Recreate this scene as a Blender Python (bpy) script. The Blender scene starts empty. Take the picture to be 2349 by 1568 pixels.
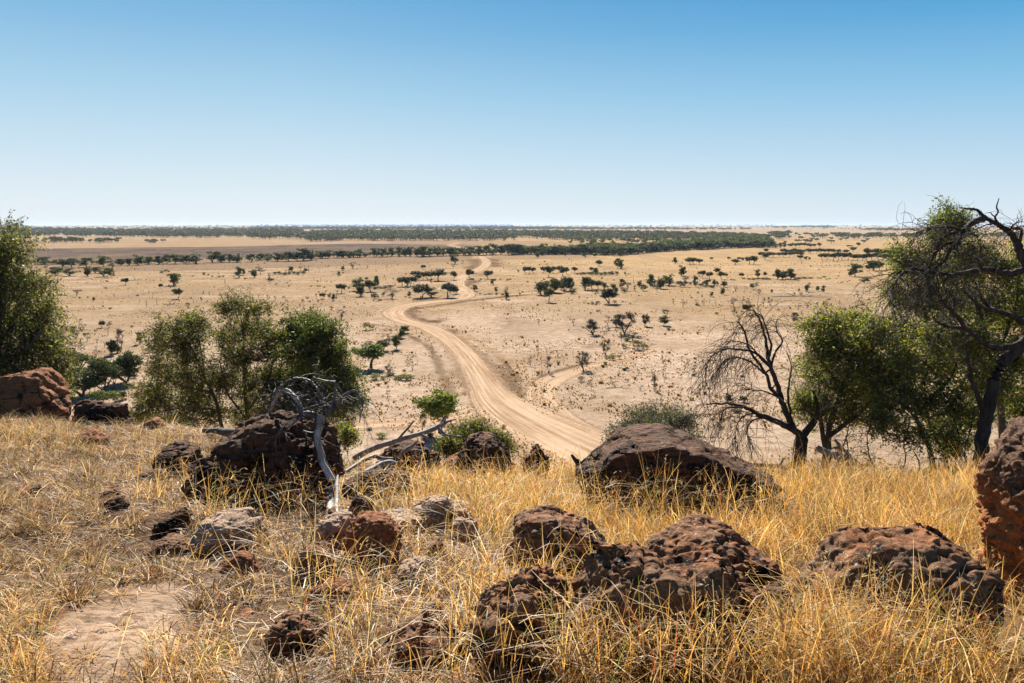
import bpy, math
import numpy as np
from mathutils import Vector
R = math.radians
scene = bpy.context.scene
# ---------------------------------------------------------------- camera
PITCH = 8.34
FPX = 1828.0            # focal length in units of a 2349 px wide frame (28 mm on 36 mm)
CAM = np.array([0.0, 0.0, 26.6])
cd = bpy.data.cameras.new('camera'); cam = bpy.data.objects.new('camera', cd)
scene.collection.objects.link(cam); scene.camera = cam
cam.location = CAM; cam.rotation_euler = (R(90 - PITCH), 0, 0)
cd.sensor_width = 36; cd.lens = 28; cd.clip_start = 0.05; cd.clip_end = 200000
# ---------------------------------------------------------------- sky and sun
SUN_AZ, SUN_EL = -8.0, 33.0      # azimuth from straight ahead, towards the right is positive
w = bpy.data.worlds.new('World'); scene.world = w; w.use_nodes = True
nt = w.node_tree; nt.nodes.clear()
sky = nt.nodes.new('ShaderNodeTexSky'); sky.sky_type = 'NISHITA'; sky.sun_disc = False
sky.sun_elevation = R(SUN_EL); sky.sun_rotation = R(SUN_AZ)
sky.altitude = 200; sky.air_density = 1.0; sky.dust_density = 1.0; sky.ozone_density = 4.0
EXPO = 1.15
def lin(c): return [((x / 255 + 0.055) / 1.055) ** 2.4 if x > 10 else x / 255 / 12.92 for x in c]
def wn(ty): return nt.nodes.new('ShaderNode' + ty)
tcw = wn('TexCoord'); sx = wn('SeparateXYZ'); nt.links.new(tcw.outputs['Generated'], sx.inputs[0])
def wramp(stops):
    r = wn('ValToRGB'); nt.links.new(sx.outputs['Z'], r.inputs[0]); e = r.color_ramp.elements
    while len(e) < len(stops): e.new(0.5)
    for el, (p, c) in zip(e, stops): el.position = p; el.color = [x / 2 ** EXPO / 0.1 * 0.1 for x in lin(c)] + [1]
    return r.outputs[0]
rl = wramp([(0.0, (234, 240, 242)), (0.03, (226, 238, 244)), (0.08, (205, 228, 242)), (0.15, (172, 211, 236)), (0.22, (136, 189, 227)), (0.29, (100, 168, 220)), (0.5, (44, 88, 140)), (1, (34, 62, 96))])
rr = wramp([(0.0, (222, 234, 241)), (0.03, (208, 228, 240)), (0.08, (182, 215, 237)), (0.15, (136, 194, 231)), (0.22, (86, 166, 218)), (0.29, (42, 138, 205)), (0.5, (22, 80, 140)), (1, (24, 56, 96))])
mr = wn('MapRange'); nt.links.new(sx.outputs['X'], mr.inputs[0]); mr.inputs[1].default_value = -0.25; mr.inputs[2].default_value = 0.62
def wmix(f, a, b):
    x = wn('Mix'); x.data_type = 'RGBA'
    for i, v in ((0, f), (6, a), (7, b)):
        if isinstance(v, bpy.types.NodeSocket): nt.links.new(v, x.inputs[i])
        else: x.inputs[i].default_value = v
    return x.outputs[2]
grad = wmix(mr.outputs[0], rl, rr)
sc_ = wn('VectorMath'); sc_.operation = 'SCALE'; nt.links.new(grad, sc_.inputs[0]); sc_.inputs[3].default_value = 10.0
bg = wn('Background'); bg.inputs['Strength'].default_value = 0.1; wo = wn('OutputWorld')
nt.links.new(wmix(1.0, sky.outputs[0], sc_.outputs[0]), bg.inputs['Color']); nt.links.new(bg.outputs[0], wo.inputs['Surface'])
sd = bpy.data.lights.new('sun', 'SUN'); sun = bpy.data.objects.new('sun', sd); scene.collection.objects.link(sun)
sd.energy = 5.0; sd.angle = R(0.5); sd.color = (1.0, 0.93, 0.82)
S = Vector((math.sin(R(SUN_AZ)) * math.cos(R(SUN_EL)), math.cos(R(SUN_AZ)) * math.cos(R(SUN_EL)), math.sin(R(SUN_EL))))
sun.rotation_euler = S.to_track_quat('Z', 'Y').to_euler(); sun.location = (0, 0, 60)
scene.view_settings.view_transform = 'Standard'; scene.view_settings.look = 'None'
scene.view_settings.exposure = EXPO; scene.view_settings.gamma = 1
scene.cycles.max_bounces = 5; scene.cycles.diffuse_bounces = 2; scene.cycles.glossy_bounces = 1
scene.cycles.transmission_bounces = 3; scene.cycles.volume_bounces = 0; scene.cycles.transparent_max_bounces = 6
# ---------------------------------------------------------------- numeric helpers
th = R(PITCH); FW = np.array([0, math.cos(th), -math.sin(th)]); UP = np.array([0, math.sin(th), math.cos(th)]); RT = np.array([1., 0, 0])
def ray(u, v):
    u = np.asarray(u, float)[..., None]; v = np.asarray(v, float)[..., None]
    return FW * FPX + RT * (u - 1174.5) + UP * (784 - v)
def P(u, v, y):
    d = ray(u, v); return CAM + d * (np.asarray(y, float) / d[..., 1])[..., None]
def proj(p):
    q = p - CAM; z = q @ FW; z = np.where(z > 1e-3, z, 1e-3)
    return 1174.5 + FPX * (q @ RT) / z, 784 - FPX * (q @ UP) / z
def plain_at(u, v):
    d = ray(u, v); return CAM + d * (CAM[2] / -d[..., 2])[..., None]
def hsh(ix, iy, iz, seed):
    h = (ix.astype(np.int64) * 374761393 + iy.astype(np.int64) * 668265263 + iz.astype(np.int64) * 2147483647 + seed * 1274126177) & 0xffffffff
    h = ((h ^ (h >> 13)) * 1274126177) & 0xffffffff; h = ((h ^ (h >> 16)) * 2246822519) & 0xffffffff
    return ((h ^ (h >> 15)) & 0xffffff) / float(0xffffff)
def vn(x, y, z=0.0, seed=0):
    x, y, z = np.broadcast_arrays(np.asarray(x, float), np.asarray(y, float), np.asarray(z, float))
    ix, iy, iz = np.floor(x), np.floor(y), np.floor(z); fx, fy, fz = x - ix, y - iy, z - iz
    fx, fy, fz = [f * f * (3 - 2 * f) for f in (fx, fy, fz)]
    r = 0
    for a in (0, 1):
        for b in (0, 1):
            for c in (0, 1):
                r = r + hsh(ix + a, iy + b, iz + c, seed) * (fx if a else 1 - fx) * (fy if b else 1 - fy) * (fz if c else 1 - fz)
    return r * 2 - 1
def fbm(x, y, z=0.0, seed=0, o=4, g=0.5):
    r = 0; a = 1; s = 0
    for k in range(o):
        r = r + a * vn(np.asarray(x) * 2 ** k, np.asarray(y) * 2 ** k, np.asarray(z) * 2 ** k, seed + k * 7); s += a; a *= g
    return r / s
def sstep(a, b, x):
    t = np.clip((x - a) / (b - a), 0, 1); return t * t * (3 - 2 * t)
def inpoly(u, v, poly):
    poly = np.asarray(poly, float); r = np.zeros(np.shape(u), bool); j = len(poly) - 1
    for i in range(len(poly)):
        a, b = poly[i], poly[j]
        if a[1] != b[1]:
            r ^= ((a[1] > v) != (b[1] > v)) & (u < (b[0] - a[0]) * (v - a[1]) / (b[1] - a[1]) + a[0])
        j = i
    return r
def dist_pl(x, y, pl):
    """signed distance to a polyline (negative on its left side)"""
    best = np.full(np.shape(x), 1e9); sg = np.zeros(np.shape(x))
    for a, b in zip(pl[:-1], pl[1:]):
        dx, dy = b[0] - a[0], b[1] - a[1]; L = dx * dx + dy * dy + 1e-9
        t = np.clip(((x - a[0]) * dx + (y - a[1]) * dy) / L, 0, 1)
        ex, ey = x - a[0] - t * dx, y - a[1] - t * dy; d = np.hypot(ex, ey)
        m = d < best; best = np.where(m, d, best); sg = np.where(m, np.sign(ex * dy - ey * dx), sg)
    return best, sg
def smooth(pts, n=6):
    p = np.asarray(pts, float); q = np.vstack([2 * p[0] - p[1], p, 2 * p[-1] - p[-2]]); out = []
    for i in range(1, len(q) - 2):
        for k in range(n):
            t = k / n; a, b, c, d = q[i - 1], q[i], q[i + 1], q[i + 2]
            out.append(0.5 * ((2 * b) + (c - a) * t + (2 * a - 5 * b + 4 * c - d) * t * t + (3 * b - a - 3 * c + d) * t ** 3))
    out.append(q[-2]); return np.array(out)
# ---------------------------------------------------------------- mesh helpers
def mesh(name, V, F, mats=(), col=None, mi=None, smoothf=False, uv=None):
    """V (n,3); F a list of int arrays (m,k)"""
    me = bpy.data.meshes.new(name); V = np.ascontiguousarray(V, np.float32)
    F = [np.asarray(f, np.int32) for f in F if len(f)]
    me.vertices.add(len(V)); me.vertices.foreach_set('co', V.ravel())
    tot = np.concatenate([np.full(len(f), f.shape[1], np.int32) for f in F]); li = np.concatenate([f.ravel() for f in F])
    me.loops.add(len(li)); me.loops.foreach_set('vertex_index', li)
    me.polygons.add(len(tot)); st = np.zeros(len(tot), np.int32); st[1:] = np.cumsum(tot)[:-1]
    me.polygons.foreach_set('loop_start', st); me.polygons.foreach_set('loop_total', tot)
    if smoothf: me.polygons.foreach_set('use_smooth', np.ones(len(tot), bool))
    if mi is not None: me.polygons.foreach_set('material_index', np.asarray(mi, np.int32))
    me.update()
    if col is not None:
        a = me.color_attributes.new('Col', 'FLOAT_COLOR', 'POINT')
        c = np.ones((len(V), 4), np.float32); c[:, :col.shape[1]] = col; a.data.foreach_set('color', c.ravel())
    for m in mats: me.materials.append(m)
    return me
def obj(name, me, parent=None, loc=None, label=None, cat=None, group=None, kind=None):
    o = bpy.data.objects.new(name, me); scene.collection.objects.link(o)
    if parent is not None: o.parent = parent
    if loc is not None: o.location = loc
    if label: o['label'] = label
    if cat: o['category'] = cat
    if group: o['group'] = group
    if kind: o['kind'] = kind
    return o
class MB:
    def __init__(s): s.V = []; s.F = {}; s.C = []; s.n = 0; s.M = {}
    def add(s, V, F, col=None, m=0):
        V = np.asarray(V, float).reshape(-1, 3); F = np.asarray(F, np.int64)
        s.F.setdefault((F.shape[1], m), []).append(F + s.n); s.V.append(V); s.n += len(V)
        c = np.ones((len(V), 3)) if col is None else np.broadcast_to(np.asarray(col, float), (len(V), 3))
        s.C.append(c)
    def mesh(s, name, mats, smoothf=False):
        fs, mi = [], []
        for (k, m), l in s.F.items():
            f = np.concatenate(l); fs.append(f); mi.append(np.full(len(f), m))
        return mesh(name, np.concatenate(s.V), fs, mats, np.concatenate(s.C), np.concatenate(mi), smoothf)
def unit(a): return a / (np.linalg.norm(a, axis=-1, keepdims=True) + 1e-12)
def ring_frames(d):
    ref = np.where(np.abs(d[:, 2:3]) > 0.9, np.array([[1., 0, 0]]), np.array([[0., 0, 1]]))
    a = unit(np.cross(d, ref)); return a, np.cross(d, a)
def frustums(mb, A, B, ra, rb, da=None, db=None, k=5, col=None, m=0):
    d = unit(B - A); da = d if da is None else da; db = d if db is None else db
    a1, b1 = ring_frames(da); a2, b2 = ring_frames(db)
    an = np.arange(k) * 2 * math.pi / k; c, s_ = np.cos(an)[None, :, None], np.sin(an)[None, :, None]
    r1 = A[:, None] + (a1[:, None] * c + b1[:, None] * s_) * np.asarray(ra)[:, None, None]
    r2 = B[:, None] + (a2[:, None] * c + b2[:, None] * s_) * np.asarray(rb)[:, None, None]
    V = np.concatenate([r1, r2], 1).reshape(-1, 3); n = len(A); o = np.arange(n)[:, None] * 2 * k
    F = np.stack([np.concatenate([o + i, o + (i + 1) % k, o + k + (i + 1) % k, o + k + i], 1) for i in range(k)], 1).reshape(-1, 4)
    if col is not None and np.ndim(col) == 2: col = np.repeat(col, 2 * k, 0)
    mb.add(V, F, col, m)
def tube(mb, pts, r, k=7, col=None, m=0, wob=0.0, seed=0):
    """a continuous closed-end tube along a polyline"""
    pts = np.asarray(pts, float); n = len(pts); r = np.broadcast_to(np.asarray(r, float), (n,))
    t = unit(np.gradient(pts, axis=0)); a, b = ring_frames(t)
    an = np.arange(k) * 2 * math.pi / k
    rr = r[:, None] * (1 + wob * vn(pts[:, 2:3] * 9 + an[None] * 1.3, an[None] * 1.7 + 0 * pts[:, :1], pts[:, :1] * 9, seed))
    V = pts[:, None] + (a[:, None] * np.cos(an)[None, :, None] + b[:, None] * np.sin(an)[None, :, None]) * rr[..., None]
    i = np.arange(n - 1)[:, None] * k; j = np.arange(k)[None]; j2 = (j + 1) % k
    F = np.stack([i + j, i + j2, i + k + j2, i + k + j], -1).reshape(-1, 4)
    mb.add(V.reshape(-1, 3), F, col, m)
    mb.add(V[-1], np.arange(k)[None], col, m)
# ---------------------------------------------------------------- materials
def newmat(name):
    m = bpy.data.materials.new(name); m.use_nodes = True; m.node_tree.nodes.clear()
    return m, N(m.node_tree)
class N:
    def __init__(s, t): s.t = t
    def n(s, ty, **kw):
        x = s.t.nodes.new('ShaderNode' + ty)
        for k, v in kw.items():
            if k.startswith('i_'): 
                key = k[2:].replace('_', ' '); s.put(x.inputs[key], v)
            elif k.startswith('j'): s.put(x.inputs[int(k[1:])], v)
            else: setattr(x, k, v)
        return x
    def put(s, i, v):
        if isinstance(v, bpy.types.NodeSocket): s.t.links.new(v, i)
        else: i.default_value = v
    def math(s, op, a, b=0.0, clamp=False): return s.n('Math', operation=op, j0=a, j1=b, use_clamp=clamp).outputs[0]
    def mix(s, f, a, b, bt='MIX'):
        x = s.n('Mix', data_type='RGBA', blend_type=bt); s.put(x.inputs[0], f); s.put(x.inputs[6], a); s.put(x.inputs[7], b); return x.outputs[2]
    def noise(s, vec, scale, det=4, rough=0.55, **k): return s.n('TexNoise', i_Vector=vec, i_Scale=scale, i_Detail=det, i_Roughness=rough, **k).outputs[0]
    def ramp(s, f, a, b): return s.n('MapRange', j0=f, j1=a, j2=b).outputs[0]
    def out(s, surf): s.n('OutputMaterial', i_Surface=surf)
def c4(c): return (c[0], c[1], c[2], 1.0)
def leaf_mat(name, trans=0.4, rough=0.45, spec=0.4, tint=(1.3, 1.35, 0.55)):
    m, g = newmat(name); c = g.n('Attribute', attribute_name='Col').outputs[0]
    rnd = g.n('ObjectInfo').outputs['Random']
    if name == 'far_foliage': c = g.mix(1.0, c, g.mix(rnd, (0.85, 0.9, 0.95, 1), (1.9, 1.65, 1.3, 1)), 'MULTIPLY')
    p = g.n('BsdfPrincipled', i_Base_Color=c, i_Roughness=rough); p.inputs['Specular IOR Level'].default_value = spec
    t = g.n('BsdfTranslucent', i_Color=g.mix(1.0, c, c4(tint), 'MULTIPLY'))
    g.out(g.n('MixShader', j0=trans, j1=p.outputs[0], j2=t.outputs[0]).outputs[0]); return m
M_LEAF = leaf_mat('foliage', 0.42, 0.55, 0.18)
M_FAR = leaf_mat('far_foliage', 0.25, 0.7, 0.15, (1.2, 1.2, 0.6))
M_GRASS = leaf_mat('dry_grass', 0.5, 0.5, 0.35, (1.25, 1.1, 0.75))
def bark_mat(name, c1, c2, sc=14.0, bump=0.5, rough=0.85):
    m, g = newmat(name); tc = g.n('TexCoord').outputs['Object']; mp = g.n('Mapping', i_Vector=tc, i_Scale=(1, 1, 0.22)).outputs[0]
    n1 = g.noise(mp, sc, 6, 0.65); n2 = g.noise(tc, sc * 0.2, 3)
    f = g.ramp(g.math('ADD', g.math('MULTIPLY', n1, 0.65), g.math('MULTIPLY', n2, 0.35)), 0.35, 0.65)
    col = g.mix(f, c4(c1), c4(c2)); col = g.mix(1.0, col, g.n('Attribute', attribute_name='Col').outputs[0], 'MULTIPLY')
    b = g.n('Bump', i_Height=n1, i_Strength=bump, i_Distance=0.02)
    p = g.n('BsdfPrincipled', i_Base_Color=col, i_Roughness=rough, i_Normal=b.outputs[0]); p.inputs['Specular IOR Level'].default_value = 0.25
    g.out(p.outputs[0]); return m
M_BARK = bark_mat('bark', (0.035, 0.027, 0.022), (0.16, 0.13, 0.11))
M_DARKBARK = bark_mat('dark_bark', (0.018, 0.014, 0.013), (0.10, 0.075, 0.06), 18, 0.9)
M_GREY = bark_mat('grey_deadwood', (0.07, 0.06, 0.06), (0.34, 0.31, 0.30), 20, 0.8, 0.6)
M_SNAG = bark_mat('dark_deadwood', (0.035, 0.03, 0.03), (0.19, 0.17, 0.165), 20, 0.8, 0.6)
M_WHITE = bark_mat('bleached_deadwood', (0.10, 0.085, 0.08), (0.62, 0.58, 0.54), 16, 0.9, 0.55)
M_FARBARK = bark_mat('far_bark', (0.05, 0.04, 0.035), (0.14, 0.11, 0.09), 6, 0.3)
def rock_mat(name, pal, dark, rust_amt=0.5, dark_amt=0.5, lichen=0.5, strata=0.5, scale=1.0, top=None):
    m, g = newmat(name); tc = g.n('TexCoord').outputs['Object']
    big = g.noise(tc, 2.2 * scale, 5, 0.62); mid = g.noise(tc, 9 * scale, 6, 0.68); fine = g.noise(tc, 55 * scale, 5, 0.7)
    strat = g.noise(g.n('Mapping', i_Vector=tc, i_Rotation=(0, R(-7), 0), i_Scale=(1.2, 1.2, 16)).outputs[0], 2.0, 4, 0.6)
    base = g.mix(g.ramp(mid, 0.35, 0.65), c4(pal[0]), c4(pal[1])); base = g.mix(g.ramp(big, 0.62 - 0.25 * rust_amt, 0.75 - 0.2 * rust_amt), base, c4(pal[2]))
    d = g.math('ADD', g.math('MULTIPLY', big, 0.5), g.math('ADD', g.math('MULTIPLY', mid, 0.3), g.math('MULTIPLY', strat, 0.2 + 0.0 * strata)))
    base = g.mix(g.ramp(d, 0.66 - 0.3 * dark_amt, 0.58 - 0.3 * dark_amt + 0.0), c4(dark), base) if False else g.mix(g.ramp(d, 0.60 - 0.22 * dark_amt, 0.70 - 0.22 * dark_amt), base, c4(dark))
    base = g.mix(g.math('MULTIPLY', g.ramp(fine, 0.52, 0.72), 0.45), base, c4([x * 1.8 + 0.03 for x in pal[1]]))
    vo = g.n('TexVoronoi', i_Vector=tc, i_Scale=34 * scale, i_Randomness=1.0); sp = g.math('LESS_THAN', vo.outputs['Distance'], 0.19)
    gate = g.math('GREATER_THAN', g.noise(tc, 3.5 * scale, 3), 0.63 - 0.16 * lichen)
    base = g.mix(g.math('MULTIPLY', g.math('MULTIPLY', sp, gate), 0.75), base, (0.5, 0.47, 0.42, 1))
    cr = g.n('TexVoronoi', i_Vector=g.n('Mapping', i_Vector=g.mix(0.12, tc, g.n('TexNoise', i_Vector=tc, i_Scale=5.0).outputs[1]), i_Scale=(1, 1, 1.8)).outputs[0], i_Scale=3.4 * scale, feature='DISTANCE_TO_EDGE').outputs[0]
    crk = g.math('MAXIMUM', g.ramp(cr, 0.0, 0.02), g.ramp(g.noise(tc, 1.7 * scale, 3), 0.56, 0.5))
    base = g.mix(crk, c4([x * 0.5 for x in dark]), base)
    if top is not None:
        zz = g.n('SeparateXYZ', i_Vector=tc).outputs['Z']; k_ = g.ramp(g.math('ADD', zz, g.math('MULTIPLY', big, 0.5)), top + 0.1, top + 0.35)
        base = g.mix(g.math('MULTIPLY', k_, 0.85), base, g.mix(g.ramp(fine, 0.48, 0.62), (0.045, 0.033, 0.027, 1), (0.22, 0.14, 0.085, 1)))
    pit = g.n('TexVoronoi', i_Vector=tc, i_Scale=24 * scale, feature='SMOOTH_F1').outputs['Distance']
    h = g.math('ADD', g.math('MULTIPLY', mid, 0.5), g.math('ADD', g.math('MULTIPLY', fine, 0.22), g.math('ADD', g.math('MULTIPLY', strat, strata), g.math('ADD', g.math('MULTIPLY', crk, 0.3), g.math('MULTIPLY', pit, 0.25)))))
    b = g.n('Bump', i_Height=h, i_Strength=1.0, i_Distance=0.05)
    p = g.n('BsdfPrincipled', i_Base_Color=base, i_Roughness=0.85, i_Normal=b.outputs[0]); p.inputs['Specular IOR Level'].default_value = 0.12
    g.out(p.outputs[0]); return m
RP = [(0.07, 0.036, 0.022), (0.19, 0.09, 0.045), (0.30, 0.105, 0.038)]
M_RDARK = rock_mat('dark_ironstone', RP, (0.016, 0.011, 0.009), 0.6, 0.66, 0.25, 0.9)
M_RMIX = rock_mat('mottled_ironstone', [(0.13, 0.075, 0.045), (0.30, 0.16, 0.085), (0.50, 0.18, 0.055)], (0.015, 0.011, 0.009), 0.74, 0.60, 0.95, 0.45)
M_RRED = rock_mat('red_sandstone', [(0.20, 0.08, 0.036), (0.34, 0.14, 0.058), (0.42, 0.16, 0.06)], (0.02, 0.013, 0.011), 0.6, 0.42, 0.15, 0.3)
M_RORANGE = rock_mat('orange_ironstone', [(0.22, 0.085, 0.035), (0.42, 0.16, 0.055), (0.52, 0.19, 0.055)], (0.035, 0.024, 0.02), 0.7, 0.42, 0.35, 0.3, top=0.55)
M_RPALE = rock_mat('pale_sandstone', [(0.33, 0.22, 0.15), (0.50, 0.355, 0.25), (0.48, 0.24, 0.11)], (0.06, 0.045, 0.036), 0.5, 0.34, 0.3, 0.5)
# ================================================================ THE SETTING
def hill_rel(x, y):
    yc = np.interp(x, [-9, -5, -2.6, -0.5, 4, 9], [11.0, 10.4, 8.9, 8.2, 7.8, 7.7])
    t = np.clip((y - 2) / (yc - 2), 0, 1); dy = np.maximum(y - yc, 0)
    r = -1.6 - 1.1 * t ** 1.12 - 0.17 * dy - 0.35 * (dy - 1.4 * (1 - np.exp(-dy / 1.4)))
    n = 0.05 * vn(x * 0.9, y * 0.9, 0, 3) + 0.03 * vn(x * 2.6, y * 2.6, 0, 4) + 0.012 * vn(x * 8, y * 8, 0, 5)
    return r + n + np.clip(dy, 0, 12) * 0.05 * fbm(x * .3, y * .3, 0, 9)
def hill_z(x, y): return CAM[2] + hill_rel(x, y)
def hill_at(u, v):
    """point of the hill top seen at (u, v)"""
    d = ray(u, v); d = d / d[..., 1:2]; lo = np.full(np.shape(d)[:-1], 1.2); hi = np.full_like(lo, 14.0)
    for s in np.linspace(1.2, 14, 260)[::-1]:
        p = CAM + d * s; below = p[..., 2] < hill_z(p[..., 0], p[..., 1]); hi = np.where(below, s, hi)
    return CAM + d * hi[..., None]
def ground_z(x, y): return np.maximum(hill_z(x, y), 0.0)

# --- roads: centre lines given by points of the plain
MAIN = [(1620, 1180), (1440, 1085), (1345, 1037), (1262, 995), (1180, 948), (1127, 905), (1099, 860), (1068, 815), (1028, 777), (985, 753), (940, 740), (910, 728), (903, 715), (925, 704), (975, 695.5), (1030, 689.5), (1062, 682.5), (1071, 673), (1060, 663), (1048, 654), (1055, 641), (1074, 629), (1096, 620), (1110, 612), (1116, 603), (1112, 596), (1104, 590), (1098, 586)]
LEFT = [(1150, 925), (1105, 946), (1040, 961), (960, 969), (870, 973), (790, 982)]
LOOP = [(1500, 1062), (1400, 1020), (1320, 988), (1268, 952), (1243, 915), (1247, 888), (1280, 866), (1345, 846), (1420, 825), (1490, 803)]
EAST = [(1085, 682), (1130, 678.5), (1180, 676), (1240, 671), (1300, 668)]
PAR = [(1238, 905), (1215, 868), (1175, 832), (1120, 800), (1078, 775), (1062, 768), (1085, 757), (1118, 747)]
WEST = [(780, 742), (850, 750), (915, 757), (985, 765)]
FARR = [(1078, 576), (1060, 569), (1035, 563), (1050, 557)]
def wl(pts, n=8):
    p = plain_at(np.array([a for a, b in pts]), np.array([b for a, b in pts]))
    return smooth(p[:, :2], n)
WMAIN, WLEFT, WLOOP, WEAST, WPAR, WWEST, WFARR = map(wl, (MAIN, LEFT, LOOP, EAST, PAR, WEST, FARR))
DARK = [([(952, 706), (938, 716), (938, 727), (958, 735), (990, 738)], 4.5, 1.0), ([(985, 705), (1030, 698), (1080, 690), (1150, 682), (1205, 677)], 3.0, .95), ([(1080, 645), (1068, 655), (1068, 664), (1082, 673)], 5, .9),
        ([(1130, 612), (1128, 602), (1114, 592)], 9, .9), ([(1085, 618), (1096, 606), (1092, 596)], 9, .85), ([(1120, 626), (1100, 632)], 5, .6), ([(960, 690), (990, 684), (1000, 688)], 4, .8), ([(1005, 667), (1060, 684)], 3, .3),
        ([(1030, 757), (1075, 795), (1115, 828), (1148, 862), (1172, 890), (1182, 915)], 2.2, 1.0), ([(1125, 800), (1165, 840), (1190, 875)], 1.2, .8), ([(930, 765), (985, 800), (1010, 850), (1040, 910)], 1.3, .7), ([(1180, 960), (1260, 1010), (1330, 1060)], .8, .5), ([(1090, 935), (1030, 950), (940, 958)], .8, .6), ([(1015, 790), (1045, 825), (1062, 865), (1078, 905)], 1.4, .65), ([(1232, 905), (1238, 875), (1285, 850), (1360, 832)], 1.5, .9),
        ([(1228, 925), (1262, 962), (1320, 1000), (1400, 1038)], 1.8, .95), ([(1075, 770), (1120, 800), (1180, 840)], 1.3, .8), ([(1170, 902), (1195, 918)], 1.6, .5),
        ([(830, 742), (905, 752), (960, 757)], 1.6, .5), ([(1260, 945), (1300, 975), (1370, 1005), (1450, 1030)], .6, .5), ([(1290, 862), (1400, 826), (1500, 790)], 1.0, .5)]
def plain_color(x, y, u, v):
    d = np.hypot(x, y)
    big = fbm(x / 70, y / 110, 0, 21, 4); med = fbm(x / 14, y / 22, 0, 31, 4); sm = fbm(x / 2.6, y / 2.6, 0, 41, 3)
    pale = np.array([0.56, 0.425, 0.325]); tan = np.array([0.45, 0.325, 0.205]); gold = np.array([0.55, 0.385, 0.215]); red = np.array([0.40, 0.235, 0.13])
    far = np.array([0.52, 0.40, 0.26]); dark = np.array([0.105, 0.085, 0.088]); brn = np.array([0.27, 0.195, 0.14]); soil = np.array([0.15, 0.095, 0.062])
    nearness = 1 - sstep(150, 330, d + 60 * med)
    f = np.clip(nearness + 0.55 * big + 0.3 * med, 0, 1)[..., None]
    c = tan * (1 - f) + pale * f
    g = (sstep(260, 520, d + 80 * big) * sstep(900, 1300, u + 120 * med))[..., None]; c = c * (1 - g) + gold * g
    g = sstep(1400, 2000, d)[..., None]; c = c * (1 - g) + far * g
    g = (sstep(0.25, 0.6, med * 0.6 + big * 0.7 + 0.25 * sm) * (1 - sstep(350, 600, d)) * 0.55)[..., None]; c = c * (1 - g) + red * g
    g = (sstep(0.12, 0.5, fbm(x / 30, y / 9, 0, 77, 4)) * (1 - sstep(420, 700, d)) * 0.9)[..., None]; c = c * (1 - g) + pale * 1.06 * g
    g = (sstep(0.1, 0.45, fbm(x / 12, y / 30, 0, 87, 4)) * sstep(90, 200, d) * 0.4)[..., None]; c = c * (1 - g) + brn * 1.15 * g
    g = (sstep(0.22, 0.5, fbm(x / 4, y / 5, 0, 97, 4)) * sstep(0.0, 0.4, fbm(x / 25, y / 25, 0, 98, 2)) * (1 - sstep(200, 420, d)) * 0.6)[..., None]; c = c * (1 - g) + brn * 0.9 * g
    for poly, colr, a, e in (([(-700, 573), (60, 571), (300, 568), (560, 565), (720, 562), (900, 560), (1060, 561), (1100, 566), (1000, 574), (800, 582), (500, 594), (250, 602), (60, 612), (-700, 622)], dark, 0.97, 3.0),
                          ([(-700, 596), (60, 590), (400, 593), (900, 580), (1090, 583), (1080, 600), (880, 606), (700, 612), (500, 618), (200, 625), (60, 625), (-700, 630)], brn, 0.75, 5.0),
                          ([(1120, 583), (1400, 583), (1330, 592), (1220, 597), (1135, 600)], brn, 0.6, 4.0), ([(880, 552), (1200, 553), (1500, 557), (1420, 566), (1100, 566), (900, 560)], brn * 1.25, 0.7, 2.5)):
        vv = v + e * 0.9 * fbm(x / 120, y / 120, 0, 55, 3); m = inpoly(u, vv, poly) & (y > 0)
        k = (m * a * (0.75 + 0.25 * sstep(-0.4, 0.2, sm + med)))[..., None]; c = c * (1 - k) + colr * k
    g = ((np.abs(v - 570.5) < 0.8) & (u < 560) & (y > 0))[..., None] * 0.5; c = c * (1 - g) + brn * g
    for poly in ([(1290, 900), (1420, 880), (1560, 930), (1500, 1000), (1350, 985)], [(1000, 738), (1090, 726), (1180, 745), (1080, 765)], [(820, 790), (1000, 800), (1050, 900), (1000, 930), (840, 880)], [(1400, 775), (1700, 762), (1900, 790), (1700, 850), (1450, 830)], [(1130, 862), (1170, 870), (1232, 930), (1215, 950), (1195, 925)], [(300, 760), (480, 750), (500, 790), (330, 800)], [(1600, 990), (1800, 960), (1800, 1080), (1650, 1080)]):
        k = (inpoly(u + 30 * med, v + 9 * med + 4 * sm, poly) & (y > 0))[..., None] * 0.6; c = c * (1 - k) + pale * 1.08 * k
    for pl, wd, a in DARK:
        dd, _ = dist_pl(x, y, wl(pl, 5)); k = (a * (1 - sstep(wd * 0.25, wd * 1.1, dd + wd * (0.45 * med + 0.6 * sm))))[..., None]; c = c * (1 - k) + soil * k
    tr = np.array([0.55, 0.39, 0.265])
    for pl, wd, a in ((WLOOP, 1.6, .75), (WEAST, 1.8, .85), (WPAR, 1.5, .7), (WWEST, 1.4, .5), (WLEFT, 3.2, .5), (WMAIN, 4.6, .6), (WFARR, 7, .9)):
        dd, _ = dist_pl(x, y, pl); k = (a * (1 - sstep(wd * 0.5, wd * 1.3, dd + wd * 0.4 * sm)))[..., None]; c = c * (1 - k) + tr * k
    return c * 0.90
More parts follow.
